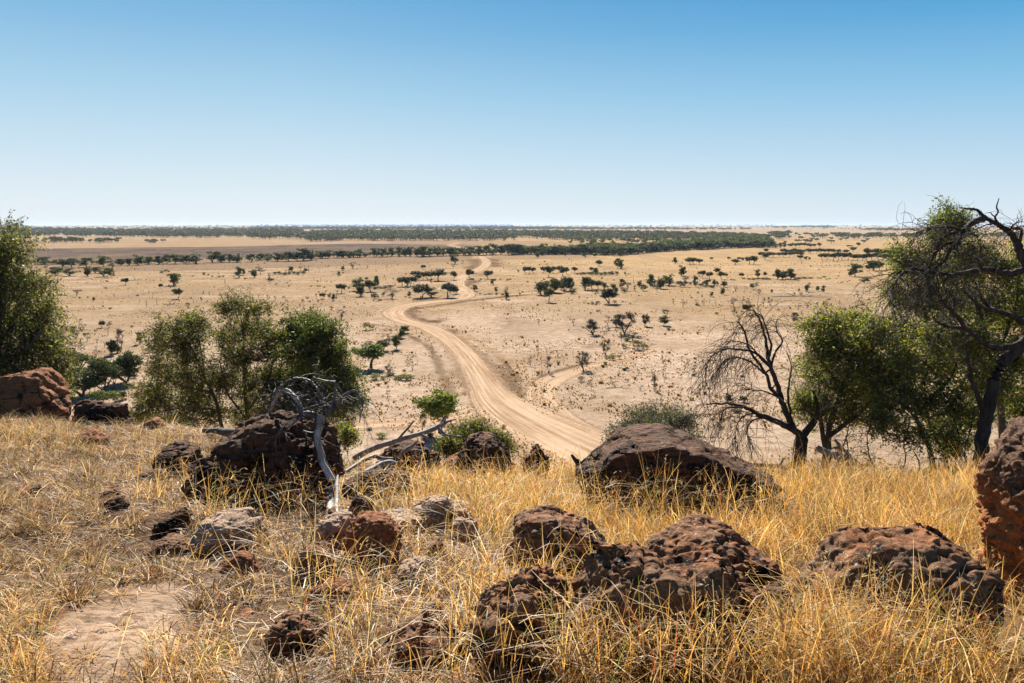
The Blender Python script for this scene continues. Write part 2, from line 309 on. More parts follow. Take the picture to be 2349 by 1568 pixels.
def polar_sheet():
    az = R(1) * np.concatenate([np.linspace(-179, -42, 30), np.linspace(-40, 40, 760), np.linspace(42, 179, 30)])
    r = np.concatenate([np.linspace(2, 60, 8), np.geomspace(66, 1500, 520), np.geomspace(1560, 90000, 90)])
    A, D = np.meshgrid(az, r, indexing='ij'); x, y = np.sin(A) * D, np.cos(A) * D
    ni, nj = A.shape; V = np.stack([x, y, 0 * x], -1).reshape(-1, 3); u, v = proj(V)
    col = plain_color(V[:, 0], V[:, 1], u, v)
    idx = np.arange(ni * nj).reshape(ni, nj)
    F = np.stack([idx[:-1, :-1], idx[1:, :-1], idx[1:, 1:], idx[:-1, 1:]], -1).reshape(-1, 4)[:, ::-1]
    return V, F, col
def ground_mat():
    m, g = newmat('plain_earth'); c = g.n('Attribute', attribute_name='Col').outputs[0]; p = g.n('TexCoord').outputs['Object']
    n0 = g.noise(p, 0.05, 5, 0.6); n1 = g.noise(p, 0.45, 7, 0.72); n2 = g.noise(p, 2.6, 5, 0.75); n3 = g.noise(p, 0.012, 5, 0.65)
    k = g.math('ADD', g.math('MULTIPLY', n1, 0.5), g.math('MULTIPLY', n2, 0.5))
    c = g.mix(g.ramp(k, 0.43, 0.57), g.mix(1, c, (0.66, 0.60, 0.52, 1), 'MULTIPLY'), g.mix(1, c, (1.12, 1.12, 1.10, 1), 'MULTIPLY'))
    c = g.mix(g.math('MULTIPLY', g.ramp(n0, 0.5, 0.66), 0.45), c, (0.26, 0.165, 0.09, 1)); c = g.mix(g.math('MULTIPLY', g.ramp(n3, 0.46, 0.62), 0.35), c, (0.26, 0.19, 0.12, 1))
    b = g.n('Bump', i_Height=g.math('ADD', g.math('MULTIPLY', n2, 0.35), n1), i_Strength=1.0, i_Distance=0.3)
    s = g.n('BsdfDiffuse', i_Color=c, i_Roughness=0.0, i_Normal=b.outputs[0]); g.out(s.outputs[0]); return m
M_PLAIN = ground_mat()
V, F, col = polar_sheet()
obj('ground', mesh('ground', V, [F], [M_PLAIN], col, smoothf=True), kind='structure')
del V, F, col
def road_mat():
    m, g = newmat('graded_dirt'); uv = g.n('Attribute', attribute_name='Col').outputs[0]; sp = g.n('SeparateColor', i_Color=uv)
    t = sp.outputs[0]; s = sp.outputs[1]; p = g.n('TexCoord').outputs['Object']      # t: 0..1 across, s: metres/1000 along
    vec = g.n('CombineXYZ', i_X=g.math('MULTIPLY', t, 9.0), i_Y=g.math('MULTIPLY', s, 22.0)).outputs[0]
    ru = g.noise(vec, 1.6, 4, 0.6); vec2 = g.n('CombineXYZ', i_X=g.math('MULTIPLY', t, 30.0), i_Y=g.math('MULTIPLY', s, 60.0)).outputs[0]; ru2 = g.noise(vec2, 1.0, 3, 0.6)
    n = g.noise(p, 0.8, 5, 0.7); n2 = g.noise(p, 0.12, 4, 0.6)
    f = g.ramp(g.math('ADD', g.math('MULTIPLY', ru, 0.55), g.math('MULTIPLY', ru2, 0.45)), 0.43, 0.57)
    c = g.mix(f, (0.34, 0.215, 0.13, 1), (0.58, 0.42, 0.285, 1)); c = g.mix(g.ramp(n, 0.4, 0.7), c, g.mix(1, c, (0.86, 0.84, 0.8, 1), 'MULTIPLY'))
    c = g.mix(g.math('MULTIPLY', g.ramp(n2, 0.45, 0.6), 0.35), c, (0.48, 0.35, 0.245, 1))
    e = g.math('MULTIPLY', g.math('ABSOLUTE', g.math('SUBTRACT', t, 0.5)), 2.0)
    al = g.math('GREATER_THAN', g.math('ADD', g.math('MULTIPLY', e, -1.0), g.math('MULTIPLY', g.noise(p, 1.3, 5, 0.75), 0.95)), g.math('MULTIPLY', sp.outputs[2], -1.0))
    al = g.ramp(g.math('ADD', g.math('MULTIPLY', e, -1.0), g.math('MULTIPLY', g.noise(p, 1.3, 5, 0.75), 0.9)), -0.48, -0.22)
    b = g.n('Bump', i_Height=g.math('ADD', g.math('MULTIPLY', ru2, 0.7), g.math('MULTIPLY', n, 0.5)), i_Strength=0.5, i_Distance=0.04)
    s_ = g.n('BsdfDiffuse', i_Color=c, i_Roughness=0.0, i_Normal=b.outputs[0]); tr = g.n('BsdfTransparent')
    g.out(g.n('MixShader', j0=al, j1=tr.outputs[0], j2=s_.outputs[0]).outputs[0]); return m
M_ROAD = road_mat()
def road(name, pl, hw, z, kind='structure'):
    pl = np.asarray(pl); n = len(pl); t = unit(np.gradient(pl, axis=0)); nn = np.stack([t[:, 1], -t[:, 0]], 1)
    L = np.concatenate([[0], np.cumsum(np.linalg.norm(np.diff(pl, axis=0), axis=1))]); hw = np.interp(np.linspace(0, 1, n), np.linspace(0, 1, len(hw)), hw)
    k = 9; s = np.linspace(-1, 1, k); V = pl[:, None] + nn[:, None] * (s[None, :, None] * hw[:, None, None])
    V = np.concatenate([V, np.full((n, k, 1), z)], -1).reshape(-1, 3)
    col = np.stack([np.broadcast_to((s + 1) / 2, (n, k)), np.broadcast_to(L[:, None] / 1000, (n, k)), np.zeros((n, k))], -1).reshape(-1, 3)
    i = np.arange(n - 1)[:, None] * k; j = np.arange(k - 1)[None]; F = np.stack([i + j, i + j + 1, i + k + j + 1, i + k + j], -1).reshape(-1, 4)
    obj(name, mesh(name, V, [F], [M_ROAD], col, smoothf=True), kind=kind)
road('road', WMAIN, [9, 9, 8.4, 7.6, 6.2, 3.8, 3.2, 3.2, 3.4, 3.8, 4.2, 4.2, 4.4, 4.4, 4.4, 4.6, 4.6, 4.6, 4.6, 4.6, 4.4, 4.4, 4.4, 4.2, 4.0, 4, 4], 0.03)
road('side_track', WLEFT, [5.0, 4.0, 3.6, 3.2, 3.0, 3.0], 0.024)
road('loop_track', WLOOP, [5.0, 4.6, 3.8, 3.3, 3.1, 2.8, 2.4, 2.0], 0.018)
road('east_track', WEAST, [2.0, 2.4, 2.2, 2.0], 0.012)
# --- hill
gx = np.concatenate([-np.geomspace(10, 400, 40)[::-1], np.arange(-9.9, 9.95, 0.07), np.geomspace(10, 400, 40)])
gy = np.concatenate([np.linspace(-30, 0.6, 12), np.arange(0.7, 13, 0.07), np.geomspace(13.1, 75, 60)])
X, Y = np.meshgrid(gx, gy, indexing='ij'); Z = hill_z(X, Y); Z = np.where(Z < -0.6, -0.6, Z)
idx = np.arange(X.size).reshape(X.shape); F = np.stack([idx[:-1, :-1], idx[1:, :-1], idx[1:, 1:], idx[:-1, 1:]], -1).reshape(-1, 4)
def soil_mat():
    m, g = newmat('hill_soil'); p = g.n('TexCoord').outputs['Object']
    n1 = g.noise(p, 1.1, 6, 0.65); n2 = g.noise(p, 14, 6, 0.7); n3 = g.noise(g.n('Mapping', i_Vector=p, i_Rotation=(0, 0, R(28)), i_Scale=(5, 18, 5)).outputs[0], 1.6, 6, 0.72)
    at = g.n('Attribute', attribute_name='Col').outputs[0]
    c = g.mix(g.ramp(n1, 0.42, 0.6), g.mix(1, at, (0.75, 0.7, 0.66, 1), 'MULTIPLY'), g.mix(1, at, (1.15, 1.15, 1.15, 1), 'MULTIPLY')); c = g.mix(g.math('MULTIPLY', g.ramp(n3, 0.45, 0.62), 0.5), c, g.mix(1, at, (1.45, 1.45, 1.45, 1), 'MULTIPLY'))
    c = g.mix(g.math('MULTIPLY', g.ramp(n2, 0.5, 0.42), 0.55), c, (0.07, 0.042, 0.027, 1))
    b = g.n('Bump', i_Height=g.math('ADD', g.math('MULTIPLY', n2, 0.4), g.math('ADD', n1, g.math('MULTIPLY', n3, 0.7))), i_Strength=0.8, i_Distance=0.025)
    s = g.n('BsdfDiffuse', i_Color=c, i_Roughness=0.0, i_Normal=b.outputs[0]); g.out(s.outputs[0]); return m
M_SOIL = soil_mat()
BARE = [(95, 1450), (160, 1392), (250, 1352), (400, 1335), (445, 1352), (430, 1430), (400, 1500), (350, 1600), (140, 1600), (90, 1510)]
VH = np.stack([X, Y, Z], -1).reshape(-1, 3); uh, vh = proj(VH); wb = 14 * fbm(VH[:, 0] * 4, VH[:, 1] * 4, 0, 5); bare = inpoly(uh + wb * 2, vh + wb, BARE) & (VH[:, 1] > 0) & (VH[:, 1] < 12)
slope = sstep(11, 14, VH[:, 1])[:, None]; hc = np.where(bare[:, None], np.array([.33, .235, .165]), np.array([.15, .10, .065])); hc = hc * (1 - slope) + np.array([.30, .21, .14]) * slope
obj('hill', mesh('hill', VH, [F], [M_SOIL], hc, smoothf=True), kind='structure')
# ================================================================ ROCKS
FOOT = []          # footprints, kept free of grass: (x centre, y centre, half width, half depth)
def worley(q, seed):
    b = np.floor(q); f1 = np.full(q.shape[:-1], 9.); f2 = f1.copy(); idv = f1 * 0
    for i in (-1, 0, 1):
        for j in (-1, 0, 1):
            for k in (-1, 0, 1):
                c = b + np.array([i, j, k]); o = [hsh(c[..., 0], c[..., 1], c[..., 2], seed + m) for m in range(4)]
                d = np.linalg.norm(c + np.stack(o[:3], -1) - q, axis=-1); m = d < f1; f2 = np.where(m, f1, np.minimum(f2, d)); idv = np.where(m, o[3], idv); f1 = np.where(m, d, f1)
    return f1, f2, idv
def rock(name, label, prof, mat, vb, D=0.35, e=0.55, amp=0.05, strata=0.0, seed=0, y=None, res=1.0, cat='rock', group=None, tilt=-0.12, sink=0.12, back=1.0, over=0.0, fr=3.0, cuts=18):
    prof = np.array(prof, float); um = prof[:, 0].mean()
    y0 = (hill_at(np.array(um), np.array(float(vb)))[1] if y is None else y) + D * 0.8
    W = P(prof[:, 0], prof[:, 1], y0); x0, x1 = W[0, 0], W[-1, 0]
    width = x1 - x0; ns = int(max(30, min(190, 140 * res))); nt_ = int(ns * 0.85)
    s = np.linspace(0, 1, ns); s = 0.5 - 0.5 * np.cos(math.pi * s); s = 0.6 * s + 0.4 * np.linspace(0, 1, ns)
    sd_ = np.linspace(0, 1, 1200); ed_ = (1 - (2 * sd_ - 1) ** 2) ** 0.38; gz0 = W[:, 2].min() - sink; zd_ = (np.interp(x0 + sd_ * width, W[:, 0], W[:, 2]) - gz0) * ed_ ** .25
    cm_ = np.concatenate([[0], np.cumsum(np.sqrt(np.diff(sd_ * width) ** 2 + np.diff(ed_ * D) ** 2 + np.diff(zd_) ** 2))]); s = np.interp(np.linspace(0, cm_[-1], ns), cm_, sd_)
    x = x0 + s * width; zt = np.interp(x, W[:, 0], W[:, 2])
    gz = hill_z(x, np.full_like(x, y0 - D)).min() - sink
    edge = (1 - (2 * s - 1) ** 2) ** 0.38
    Ds = D * np.maximum(edge, 0.03) * (1 + 0.22 * vn(x * 3 / max(width, .3), 0.5, 0, seed + 5))
    e = e * .62; pd = np.linspace(0, math.pi, 900); cq = -np.sign(np.cos(pd)) * np.abs(np.cos(pd)) ** e; sq = np.sin(pd) ** e
    cl = np.concatenate([[0], np.cumsum(np.hypot(np.diff(cq) * D, np.diff(sq) * (zt.mean() - gz)))]); ph = np.interp(np.linspace(0, cl[-1], nt_), cl, pd); c = -np.sign(np.cos(ph)) * np.abs(np.cos(ph)) ** e; sn = np.sin(ph) ** e
    zc = zt * np.maximum(edge, .0) ** 0.25 + gz * (1 - np.maximum(edge, 0) ** 0.25)
    Vx = np.repeat(x[:, None], nt_, 1); Vy = y0 + Ds[:, None] * c[None] * np.where(c > 0, back, 1.0)[None]; Vz = gz + (zc[:, None] - gz) * sn[None]
    cy = over * D * (sn[None] - 0.4) * 1.0; Vy = Vy - cy
    Q = np.stack([Vx, Vy, Vz], -1)
    rg = np.random.default_rng(seed); ctr = np.array([(x0 + x1) / 2, y0, gz + (zt.max() - gz) * 0.45]); q2 = Q - ctr; ext = np.array([width / 2, D, (zt.max() - gz) * 0.55])
    for k in range(cuts):          # planar breaks, as on split stone
        n_ = rg.normal(size=3); n_[1] = -abs(n_[1]) * 1.2 if rg.random() < .75 else n_[1]; n_[2] = abs(n_[2]) * .8 if rg.random() < .6 else n_[2]; n_ = n_ / np.linalg.norm(n_)
        sup = np.sqrt(((n_ * ext) ** 2).sum()); h_ = sup * rg.uniform(.80, 1.0); ex = np.maximum(q2 @ n_ - h_, 0)
        wob_ = 1 + 0.0 * ex; q2 = q2 - 0.8 * ex[..., None] * n_
    Q = q2 + ctr
    nrm = unit(np.cross(np.gradient(Q, axis=0), np.gradient(Q, axis=1))); cen = Q.reshape(-1, 3).mean(0)
    sg = np.sign(((Q - cen) * nrm).sum(-1).mean()); nrm = nrm * sg
    q = Q + seed * 3.7; L = max(width, 0.35)
    d = amp * 1.3 * fbm(q[..., 0] * fr / L, q[..., 1] * fr / L, q[..., 2] * fr / L, seed, 3) + amp * 0.55 * (0.5 - 2 * np.abs(fbm(q[..., 0] * 2.6 * fr / L, q[..., 1] * 2.6 * fr / L, q[..., 2] * 3.2 * fr / L, seed + 50, 4)))
    d = d + amp * 0.5 * fbm(q[..., 0] * 9 * fr / L, q[..., 1] * 9 * fr / L, q[..., 2] * 12 * fr / L, seed + 90, 3)
    d = d + .016 * fbm(q[..., 0] * 13, q[..., 1] * 13, q[..., 2] * 15, seed + 31, 3) - .011 * np.abs(fbm(q[..., 0] * 27, q[..., 1] * 27, q[..., 2] * 34, seed + 37, 3))
    wq = np.stack([q[..., 0] + tilt * -.6 * q[..., 2], q[..., 1], q[..., 2] * 1.9 + tilt * 1.5 * q[..., 0]], -1) * (2.5 / L) + 0.30 * np.stack([fbm(q[..., 0] * 4 / L, q[..., 1] * 4 / L, q[..., 2] * 4 / L, seed + m_, 2) for m_ in (1, 2, 3)], -1)
    f1, f2, idv = worley(wq, seed); d = d + amp * (1.15 * (idv - .5) - .5 * np.exp(-((f2 - f1) / .07) ** 2))
    f1, f2, idv = worley(wq * 3.1 + 5, seed + 9); d = d + amp * .22 * (1.5 * (idv - .5) - .5 * np.exp(-((f2 - f1) / .09) ** 2))
    strata = max(strata, .013 * min(1, L)); tilt = tilt * 2.4
    if strata:
        zz = (q[..., 2] + tilt * q[..., 0] * 1.0 + 0.05 * L * fbm(q[..., 0] * 3 / L, q[..., 1] * 3 / L, 0, seed + 3)) / (L * 0.075)
        k = np.floor(zz); f = zz - k; rnd = hsh(k, k * 0, k * 0, seed + 8)
        d = d + strata * ((rnd - 0.5) * 1.5 - 0.55 * np.exp(-((f - 0.0) / 0.16) ** 2) - 0.55 * np.exp(-((1 - f) / 0.16) ** 2)) * (0.6 + 0.4 * vn(q[..., 0] * 5 / L, q[..., 1] * 5 / L, zz * .3, seed))
    edgef = np.clip(np.minimum(np.linspace(0, 1, ns), 1 - np.linspace(0, 1, ns)) * 12, 0, 1)[:, None]
    hor = nrm.copy(); hor[..., 2] *= 0.55
    Q = Q + hor * (d * (0.35 + 0.65 * edgef))[..., None]
    zz_ = np.quantile(Q[..., 2], .997); Q[..., 2] = np.where(Q[..., 2] > gz, gz + (Q[..., 2] - gz) * (zt.max() - gz) / (zz_ - gz), Q[..., 2]); xm = (x0 + x1) / 2; Q[..., 0] = xm + (Q[..., 0] - xm) * min(1.15, width / np.ptp(np.quantile(Q[..., 0], [.004, .996])))
    base = np.array([(x0 + x1) / 2, y0, gz + sink]); V = (Q - base).reshape(-1, 3)
    idx = np.arange(ns * nt_).reshape(ns, nt_); F = np.stack([idx[:-1, :-1], idx[1:, :-1], idx[1:, 1:], idx[:-1, 1:]], -1).reshape(-1, 4)
    if sg < 0: F = F[:, ::-1]
    FOOT.append(((x0 + x1) / 2, y0 - cy.mean(), width / 2, D))
    return obj(name, mesh(name, V, [F, idx[0][None, ::-1], idx[-1][None]], [mat]), loc=base, label=label, cat=cat, group=group)
ROCKS = [
 ('boulder', 'huge red boulder with a black-stained left side, under the leafy tree at the far left', [(-130, 930), (-60, 885), (0, 872), (30, 868), (70, 860), (110, 857), (138, 872), (152, 905), (160, 950), (162, 990)], M_RRED, 1000, .55, .45, .05, 0, 11, 10.9, 1.2, .6),
 ('boulder', 'black layered boulder with rounded top, right of the red boulder', [(158, 990), (160, 945), (175, 926), (205, 918), (245, 921), (278, 930), (294, 950), (298, 990)], M_RDARK, 1000, .45, .6, .035, .045, 12, 10.8, 1, .6),
 ('rock', 'small red triangular rock poking up left of the leafy tree cluster', [(312, 995), (330, 974), (349, 961), (366, 972), (392, 996)], M_RRED, 1008, .2, .8, .02, .01, 13, 10.4, .6, .4),
 ('rock', 'low red slab in the short grass below the black layered boulder', [(172, 1000), (185, 989), (212, 992), (232, 1004), (240, 1028)], M_RRED, 1030, .25, .5, .015, .01, 14, None, .6, .1),
 ('rock', 'dark flat-topped block in grass left of the large central boulder', [(355, 1078), (366, 1040), (375, 1023), (410, 1022), (445, 1030), (462, 1048), (475, 1085)], M_RDARK, 1092, .28, .45, .03, .015, 15, None, .8, .1),
 ('boulder', 'large dark boulder at centre left behind the bleached dead trunk', [(445, 1130), (462, 1058), (490, 1030), (520, 1002), (560, 982), (605, 966), (650, 962), (700, 960), (742, 968), (764, 985), (772, 1030), (775, 1130)], M_RDARK, 1165, .6, .5, .06, .03, 16, None, 1.3, .15),
 ('rock', 'brown knob of rock at the left foot of the large dark central boulder', [(440, 1120), (455, 1070), (470, 1052), (495, 1052), (508, 1078), (512, 1130)], M_RRED, 1140, .2, .55, .025, 0, 17, None, .6, .1),
 ('rock', 'dark rubble rock half buried behind the fallen grey branch', [(860, 1070), (885, 1035), (905, 1018), (935, 1022), (965, 1030), (1000, 1038), (1015, 1065)], M_RDARK, 1085, .3, .6, .05, .01, 18, None, .8, .3),
 ('rock', 'rugged dark rock on the crest left of the pointed rock', [(1040, 1085), (1055, 1030), (1075, 1010), (1100, 1003), (1125, 1008), (1150, 1024), (1168, 1045), (1190, 1090)], M_RDARK, 1110, .35, .6, .05, .01, 19, None, .9, .2),
 ('rock', 'pointed dark rock sticking up on the crest beside the road view', [(1192, 1090), (1205, 1052), (1222, 1038), (1236, 1026), (1250, 1040), (1257, 1060), (1262, 1095)], M_RDARK, 1105, .15, .7, .03, .01, 20, None, .7, .2),
 ('boulder', 'big dark layered boulder right of centre with a ledge on its right', [(1335, 1160), (1342, 1100), (1352, 1080), (1383, 1064), (1386, 1040), (1402, 1026), (1436, 1006), (1480, 998), (1535, 1003), (1585, 1022), (1640, 1048), (1682, 1058), (1690, 1074), (1730, 1088), (1775, 1100), (1800, 1170)], M_RDARK, 1190, .6, .45, .045, .05, 21, None, 1.5, .15),
 ('rock', 'brown lumpy rock pile top between the dead trunk and the tall golden grass', [(925, 1222), (935, 1185), (955, 1160), (990, 1142), (1015, 1142), (1036, 1156), (1062, 1156), (1080, 1172), (1088, 1222)], M_RPALE, 1225, .22, .55, .035, .01, 22, None, .9, .05),
 ('rock', 'ochre-topped block with a dark shaded front, between pale slabs', [(788, 1290), (790, 1215), (800, 1196), (830, 1190), (870, 1187), (900, 1192), (918, 1212), (924, 1245), (922, 1290)], M_RRED, 1296, .14, .4, .02, 0, 23, None, .9, .05),
 ('rock', 'pale weathered slab left of the ochre-topped block', [(706, 1250), (720, 1215), (745, 1196), (775, 1186), (800, 1186), (812, 1210), (812, 1255)], M_RPALE, 1262, .16, .5, .02, .008, 24, None, .8, .05),
 ('rock', 'pale flat slab behind the ochre-topped block', [(845, 1212), (860, 1184), (900, 1178), (945, 1182), (975, 1188), (990, 1206), (995, 1225)], M_RPALE, 1228, .2, .45, .02, .006, 25, None, .8, .05),
 ('rock', 'flat pale slab near the foot of the bleached trunk', [(740, 1205), (760, 1185), (800, 1178), (838, 1180), (850, 1200)], M_RPALE, 1204, .16, .5, .015, .005, 26, None, .7, .05),
 ('rock', 'small pale block right of the brown lumpy rock', [(1032, 1250), (1036, 1205), (1045, 1193), (1080, 1192), (1102, 1202), (1106, 1245)], M_RPALE, 1250, .1, .4, .012, 0, 27, None, .6, .05),
 ('rock', 'dark grey rock below the pale weathered slab', [(668, 1330), (676, 1275), (695, 1258), (720, 1253), (752, 1262), (780, 1280), (796, 1325)], M_RMIX, 1332, .13, .5, .02, 0, 28, None, .8, .05),
 ('rock', 'low rounded brown dome rock in the grass below the dark grey rock', [(695, 1392), (708, 1356), (735, 1338), (765, 1333), (800, 1342), (828, 1362), (842, 1395)], M_RRED, 1396, .12, .6, .012, 0, 29, None, .8, .05),
 ('rock', 'small cracked brown dome rock in the short grass', [(495, 1325), (508, 1298), (530, 1278), (548, 1270), (572, 1280), (592, 1300), (600, 1325)], M_RRED, 1328, .1, .65, .01, 0, 30, None, .6, .05),
 ('rock', 'square pale-topped block with a red-brown face left of centre', [(438, 1278), (442, 1215), (455, 1200), (490, 1186), (535, 1182), (575, 1180), (598, 1196), (622, 1212), (618, 1262)], M_RPALE, 1280, .2, .35, .022, .006, 31, None, .9, .05),
 ('rock', 'dark red broken slab behind the square pale-topped block', [(350, 1232), (375, 1195), (420, 1178), (470, 1180), (488, 1192), (450, 1215), (430, 1232)], M_RDARK, 1238, .2, .5, .03, .01, 32, None, .7, .05),
 ('rock', 'flat dark-edged rock left of the square pale-topped block', [(322, 1285), (335, 1258), (370, 1243), (410, 1240), (432, 1255), (438, 1280)], M_RMIX, 1288, .16, .5, .015, 0, 33, None, .7, .05),
 ('rock', 'lumpy grey rock with hollows, lower left of centre', [(600, 1500), (612, 1450), (630, 1425), (665, 1416), (705, 1415), (735, 1432), (748, 1480), (752, 1515)], M_RMIX, 1515, .14, .55, .03, 0, 34, None, .9, .05),
 ('rock', 'low speckled rock at bottom centre partly under grass', [(880, 1545), (905, 1480), (930, 1455), (965, 1440), (985, 1462), (1030, 1458), (1062, 1470), (1075, 1540)], M_RMIX, 1550, .2, .5, .03, 0, 35, None, .9, .05),
 ('boulder', 'rusty speckled boulder at bottom centre, left of the largest boulder', [(1060, 1540), (1080, 1440), (1105, 1402), (1160, 1376), (1200, 1345), (1235, 1330), (1262, 1330), (1290, 1345), (1305, 1390), (1320, 1540)], M_RMIX, 1550, .25, .5, .045, 0, 36, None, 1.1, .05),
 ('boulder', 'dark ridged boulder in the grass at centre right of the pale rocks', [(1162, 1330), (1170, 1225), (1182, 1195), (1210, 1184), (1262, 1180), (1310, 1196), (1345, 1212), (1380, 1238), (1396, 1262), (1398, 1340)], M_RMIX, 1342, .28, .5, .035, .012, 37, None, 1.1, .05),
 ('boulder', 'reddish pointed ridge behind the largest lichen-speckled boulder', [(1460, 1380), (1480, 1280), (1500, 1248), (1545, 1240), (1590, 1226), (1632, 1216), (1668, 1236), (1712, 1256), (1760, 1274), (1785, 1325), (1800, 1400)], M_RMIX, 1400, .25, .55, .04, .01, 38, None, 1.2, .05),
 ('boulder', 'largest lichen-speckled boulder at bottom right of centre with red and orange patches', [(1275, 1560), (1300, 1440), (1325, 1350), (1345, 1290), (1378, 1262), (1420, 1266), (1450, 1282), (1500, 1300), (1560, 1318), (1610, 1296), (1640, 1284), (1680, 1286), (1712, 1300), (1735, 1370), (1745, 1560)], M_RMIX, 1562, .32, .45, .05, 0, 39, None, 1.5, .05),
 ('rock', 'black shaded rock between the largest boulder and the long ridge', [(1720, 1500), (1735, 1440), (1765, 1390), (1800, 1360), (1822, 1385), (1835, 1440), (1850, 1500)], M_RDARK, 1510, .15, .5, .03, 0, 40, None, .7, .05),
 ('boulder', 'long dark ridge boulder with rusty back at lower right', [(1825, 1450), (1850, 1358), (1875, 1330), (1915, 1305), (1950, 1282), (1990, 1256), (2020, 1244), (2052, 1250), (2085, 1250), (2110, 1240), (2142, 1228), (2175, 1242), (2200, 1262), (2225, 1290), (2252, 1320), (2275, 1390), (2290, 1500)], M_RMIX, 1510, .35, .5, .045, .01, 41, None, 1.4, .05),
 ('boulder', 'towering rough orange boulder cut off by the right edge', [(2226, 1600), (2229, 1250), (2232, 1110), (2238, 1065), (2252, 1036), (2275, 1012), (2310, 1000), (2350, 992), (2420, 990), (2500, 1010), (2560, 1100), (2600, 1600)], M_RORANGE, 1600, .4, .4, .075, .02, 42, 3.75, 1.6, .3),
 ('rock', 'rusty flat rock in grass at the far left, left of a dark stone', [(28, 1145), (38, 1125), (60, 1122), (72, 1132), (76, 1148)], M_RRED, 1152, .12, .5, .01, 0, 43, None, .4, .05),
 ('rock', 'dark wedge stone behind the rusty flat rock at far left', [(58, 1135), (72, 1120), (90, 1115), (95, 1140)], M_RDARK, 1142, .1, .6, .015, 0, 44, None, .4, .05),
 ('rock', 'grey rounded stone in the short grass, upper one of a pair', [(232, 1140), (245, 1122), (262, 1118), (276, 1128), (278, 1145)], M_RMIX, 1146, .12, .6, .015, 0, 45, None, .4, .05),
 ('rock', 'black broken stone in the short grass, lower one of a pair', [(240, 1168), (250, 1145), (275, 1142), (292, 1155), (292, 1172)], M_RDARK, 1174, .1, .6, .02, 0, 46, None, .4, .05),
 ('rock', 'small dark red stone among dry tufts at far left', [(92, 1185), (100, 1168), (118, 1165), (126, 1185)], M_RRED, 1186, .1, .6, .01, 0, 47, None, .3, .05),
 ('rock', 'rough brown rock right of the ochre-topped block', [(975, 1270), (985, 1240), (1010, 1238), (1022, 1262), (1025, 1280)], M_RMIX, 1282, .1, .6, .02, 0, 48, None, .5, .05),
 ('rock', 'ribbed pinkish rock in the grass below the brown lumpy rock', [(905, 1345), (920, 1300), (945, 1288), (972, 1296), (990, 1320), (998, 1350)], M_RPALE, 1352, .14, .5, .02, .01, 49, None, .6, .05),
 ('rock', 'small pinkish block below the ribbed pinkish rock', [(985, 1412), (988, 1375), (1005, 1367), (1018, 1376), (1020, 1412)], M_RPALE, 1413, .08, .4, .008, 0, 50, None, .4, .05),
 ('rock', 'small round red pebble beside the lumpy grey rock', [(728, 1500), (732, 1482), (745, 1477), (757, 1484), (760, 1502)], M_RRED, 1503, .05, .7, .004, 0, 51, None, .3, .03),
 ('rock', 'dark stone at the left edge above a dry tuft', [(-12, 1395), (0, 1372), (28, 1372), (38, 1400)], M_RMIX, 1402, .12, .6, .015, 0, 52, None, .4, .05),
 ('rock', 'low dark red stone at bottom centre left', [(720, 1545), (735, 1528), (765, 1524), (770, 1545)], M_RRED, 1548, .08, .6, .008, 0, 53, None, .3, .03),
 ('rock', 'small dark stone half hidden behind the square pale-topped block', [(630, 1170), (650, 1152), (690, 1150), (712, 1172)], M_RDARK, 1174, .14, .6, .02, 0, 54, None, .4, .05),
 ('rock', 'smooth pale slab with an orange rim on the bare patch at lower left', [(95, 1500), (110, 1478), (145, 1470), (170, 1482), (178, 1505)], M_RPALE, 1508, .14, .7, .006, 0, 55, None, .5, .03),
 ('rock', 'dark round stone in shade right of the bleached log', [(798, 1190), (806, 1152), (826, 1138), (845, 1150), (856, 1190)], M_RDARK, 1192, .12, .6, .02, 0, 57, None, .5, .05),
 ('rock', 'long low dark rock shelf behind the curved grey log', [(770, 1150), (790, 1110), (830, 1090), (880, 1082), (925, 1092), (950, 1140)], M_RDARK, 1150, .2, .5, .03, .01, 58, None, .8, .05),
 ('rock', 'low brown rock ledge left of the dark flat-topped block', [(300, 1105), (320, 1090), (350, 1082), (375, 1090), (385, 1110)], M_RDARK, 1112, .15, .5, .02, 0, 59, None, .5, .05),
 ('rock', 'low orange-red rock beneath the fallen grey log', [(1015, 1075), (1030, 1050), (1060, 1046), (1090, 1060), (1100, 1078)], M_RRED, 1085, .2, .5, .02, 0, 56, None, .5, .1),
]
for (nm, lb, pr, mt, vb, D, e, am, st, sdv, yy, rs, sk) in ROCKS:
    rock(nm, lb, pr, mt, vb, D, e, am, st, sdv, yy, rs, nm, sink=sk, cuts=0 if mt is M_RORANGE else 26)
rr_ = np.random.default_rng(5)
SL = []
for k in range(46):      # small loose stones in the short grass
    u, v = rr_.uniform(-60, 1120), rr_.uniform(1030, 1550)
    if k > 30: u, v = rr_.uniform(60, 620), rr_.uniform(1380, 1560)
    s_ = rr_.uniform(7, 17) * (0.6 + (v - 1000) / 700); hh = s_ * rr_.uniform(.5, .9)
    side = 'left' if u < 400 else ('middle' if u < 760 else 'right')
    SL.append((u, k)); o = rock('stone', '', [(u - s_, v), (u - s_ * .6, v - hh * .8), (u, v - hh), (u + s_ * .7, v - hh * .7), (u + s_, v)], [M_RDARK, M_RRED, M_RPALE, M_RMIX][k % 4], v + 2, 0.012 * s_ * 0.25 + .02, .6, .006, 0, 200 + k, None, .25, 'stone', 'small loose stones on the hilltop', sink=.02)

_st = [o for o in scene.objects if o.name.startswith('stone')]; _c = ['dark', 'red-brown', 'pale', 'speckled grey-brown']
for k4 in range(4):
    for j_, o in enumerate(sorted(_st[k4::4], key=lambda o: proj(np.array(o.location))[0])): o['label'] = f'small {_c[k4]} loose stone, number {["one","two","three","four","five","six","seven","eight","nine","ten","eleven","twelve"][j_]} of its colour from the left'
